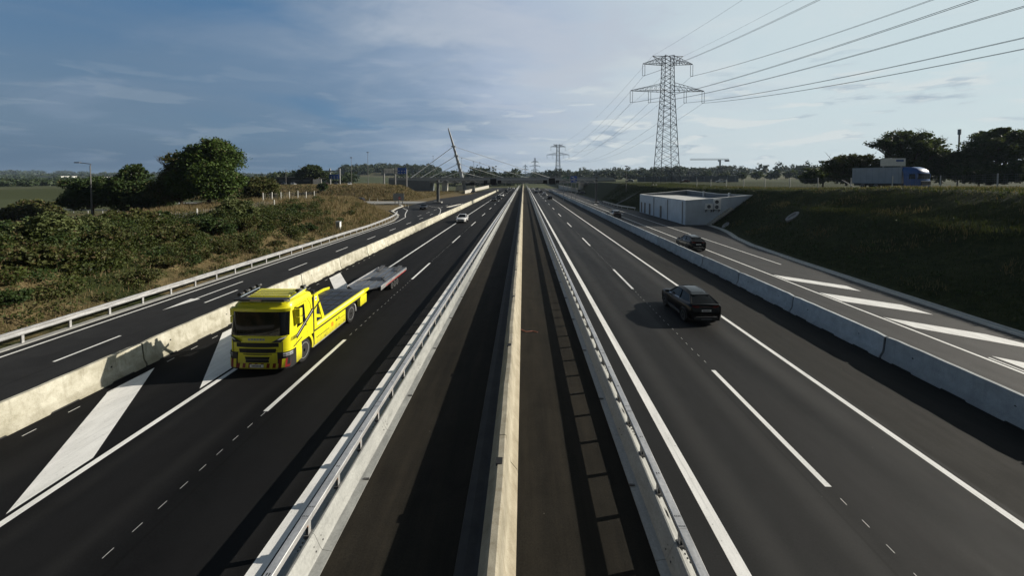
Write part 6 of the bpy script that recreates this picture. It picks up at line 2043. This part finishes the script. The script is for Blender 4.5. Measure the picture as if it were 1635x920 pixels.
        rb = MB(); rb.b2(s * 1.12 - .10, s * 1.12 + .10, 6.90, 7.80, .48, 1.02, Y_); rbo = rb.build('rear_locker', root, bevel=.015)
        tl = MB()
        for z in (.62, .76, .90): tl.tube((s * 1.10, 7.80, z), (s * 1.10, 7.86, z), .055, 'lamp_red' if z != .76 else 'orange', 10)
        tl.build('tail_light', rbo)
    ch = MB()
    for sx in (-.42, .42): ch.b2(sx - .06, sx + .06, 1.5, 8.0, .62, .95, 'black')
    ch.b2(-.6, .6, 5.5, 5.86, .38, .62, 'black'); ch.b2(-1.0, 1.0, 1.92, 5.0, .45, .98, 'black'); ch.b2(-1.05, 1.05, 6.9, 7.1, .5, 1.0, 'black')
    ch.build('chassis', root)
    dk = MB(); dk.b2(-1.158, 1.158, 2.02, 7.45, 1.10, 1.22, 'deck_plate')
    dk.prism([(-1.158, 7.452, 1.10), (-1.158, 7.452, 1.22), (-1.158, 8.12, 1.16), (-1.158, 8.12, 1.08)], (2.316, 0, 0), 'deck_plate')
    for y in np.arange(2.6, 7.4, .8): dk.b2(-1.1, 1.1, y - .02, y + .02, 1.2205, 1.235, 'galv_dark')
    for x in (-.55, 0, .55): dk.b2(x - .025, x + .025, 2.4, 7.4, 1.221, 1.23, 'black')
    dk.build('deck', root)
    hbp = MB(); hbp.b2(-1.15, 1.15, 1.99, 2.06, 1.25, 2.45, 'black_plastic'); hbp.b2(-.25, .25, 2.08, 2.5, 1.25, 1.55, 'galv_dark'); hbp.build('headboard', root)
    return root


recovery_lorry()


def flat_trailer():
    root = empty('flatbed_trailer', (-10.75, 25.3, 0), 'low grey car transport trailer hitched behind the yellow lorry', 'trailer')
    d = MB()
    Ls, W2 = 6.0, 1.12
    d.loft([[(-W2, .45, .74), (W2, .45, .74), (W2, Ls, .70), (-W2, Ls, .70)], [(-W2, .45, .80), (W2, .45, .80), (W2, Ls, .76), (-W2, Ls, .76)]], 'deck_alu')
    d.prism([(-W2, .44, .80), (W2, .44, .80), (.35, -.35, .78), (-.35, -.35, .78)], (0, 0, -.06), 'deck_alu')
    for x in (-.75, -.25, .25, .75): d.b2(x - .02, x + .02, .5, Ls - .05, .79, .822, 'galv_dark')
    d.b2(-.42, .55, 1.9, 2.8, .803, .822, 'black_plastic')
    d.build('deck', root)
    f = MB()
    for sx in (-1, 1):
        f.prism([(sx * (W2 + .005), .3, .56), (sx * (W2 + .005), .3, .86), (sx * (W2 + .005), Ls, .82), (sx * (W2 + .005), Ls, .62)], (sx * .05, 0, 0), 'galv')
        f.b2(sx * (W2 + .057) - .002, sx * (W2 + .057) + .002, 1.2, Ls - .2, .60, .66, 'red')
    f.b2(-W2, W2, Ls, Ls + .06, .60, .80, 'galv')
    f.build('side_rail', root)
    q = MB()
    for sx in (-1, 1): q.tube((sx * .32, -.3, .70), (0, -1.35, .62), .05, 'black', 6)
    q.build('drawbar', root)
    for sx in (-1, 1):
        for y in (2.55, 3.12, 3.69): wheel(root, sx * (W2 - .06), y, .27, .2, 'rim', sx)
        rp = MB(); rp.prism([(sx * .55, 4.6, .822), (sx * .85, 4.6, .822), (sx * .85, 5.9, .95), (sx * .55, 5.9, .95)], (0, 0, .04), 'galv_dark'); rp.build('loading_ramp', root)
        for y in (1.6,): MB().path([(sx * 1.0, y, .84), (sx * .4, y + .9, .84)], .03, 'galv_dark').build('lashing_bar', root)
    return root


flat_trailer()


def blue_lorry():
    z = hz(66, 66)
    root = empty('blue_lorry', (65.5, 65.2, z), 'blue cab lorry with pale grey curtain body passing behind the right mesh fence', 'lorry', rz=R(14))
    c = MB()
    pl_ = [(-1.22, 2.3), (-1.22, .45), (-1.1, .15), (-.8, .03), (.8, .03), (1.1, .15), (1.22, .45), (1.22, 2.3)]
    c.loft([[(x * s_, y + l, zz) for x, y in pl_] for zz, s_, l in ((.45, 1, 0), (1.5, 1, 0), (2.7, .98, .08), (3.1, .96, .22), (3.55, .90, .75), (3.75, .84, 1.3))], 'car_blue')
    c.build('cab', root, smooth=35)
    q = MB(); q.loft([[(x * s_ * 1.004, y + l - .012, zz) for x, y in pl_[1:7]] for zz, s_, l in ((1.75, 1, .015), (2.65, .98, .08))], 'glass', closed=False, cap=False); q.build('windscreen', root)
    q = MB()
    for sx in (-1, 1): q.quad([(sx * 1.226, .7, 1.75), (sx * 1.226, 1.6, 1.75), (sx * 1.205, 1.55, 2.6), (sx * 1.205, .75, 2.6)], 'glass')
    q.build('side_window', root)
    q = MB(); q.b2(-1.0, 1.0, -.02, .05, .75, 1.35, 'black_plastic'); q.b2(-1.05, 1.05, -.03, .03, 1.36, 1.44, 'galv'); q.build('grille', root)
    for sx in (-1, 1):
        MB().b2(sx * .95 - .16, sx * .95 + .16, -.03, .08, .50, .68, 'lamp_clear').build('headlight', root)
        MB().b2(sx * 1.36 - .1, sx * 1.36 + .1, .3, .5, 1.9, 2.6, 'car_blue').build('wing_mirror', root)
        for y in (1.25, 6.4, 8.6): wheel(root, sx * 1.05, y, .5, .32, 'rim', sx)
    t = MB(); t.b2(-1.25, 1.25, 2.6, 10.4, 1.0, 3.75, 'tarp')
    to = t.build('curtain_body', root, bevel=.03)
    e = MB()
    for zz in (1.02, 3.74): e.b2(-1.27, 1.27, 2.58, 10.42, zz - .06, zz + .05, 'sign_grey')
    for k in range(8): e.b2(-1.262, -1.252, 3.0 + k * .98, 3.05 + k * .98, 1.1, 3.66, 'sign_grey')
    e.build('curtain_strap', to)
    q = MB(); q.b2(-1.0, 1.0, 2.4, 10.2, .55, .95, 'black'); q.build('chassis', root)
    return root


blue_lorry()
pb = sign_panel('hoarding', (75.6, 82, hz(75, 82)), 5.0, 1.6, 'white', (-1.8, 1.8), 'white board with a blue patch rising behind the blue lorry body', zb=4.6, cat='hoarding')
q = MB(); q.b2(.6, 2.1, -.075, -.062, 5.5, 5.95, 'car_blue'); q.build('logo_patch', pb)

# small debris in the median
q = MB(); q.path([(-.12, 20.4, .05), (.15, 20.2, .02), (.5, 20.3, .02), (.75, 20.15, .02)], .025, 'rope', 5)
tag(q.build('strap_scrap'), 'thin reddish strap lying against the median wall on dusty asphalt', 'debris')
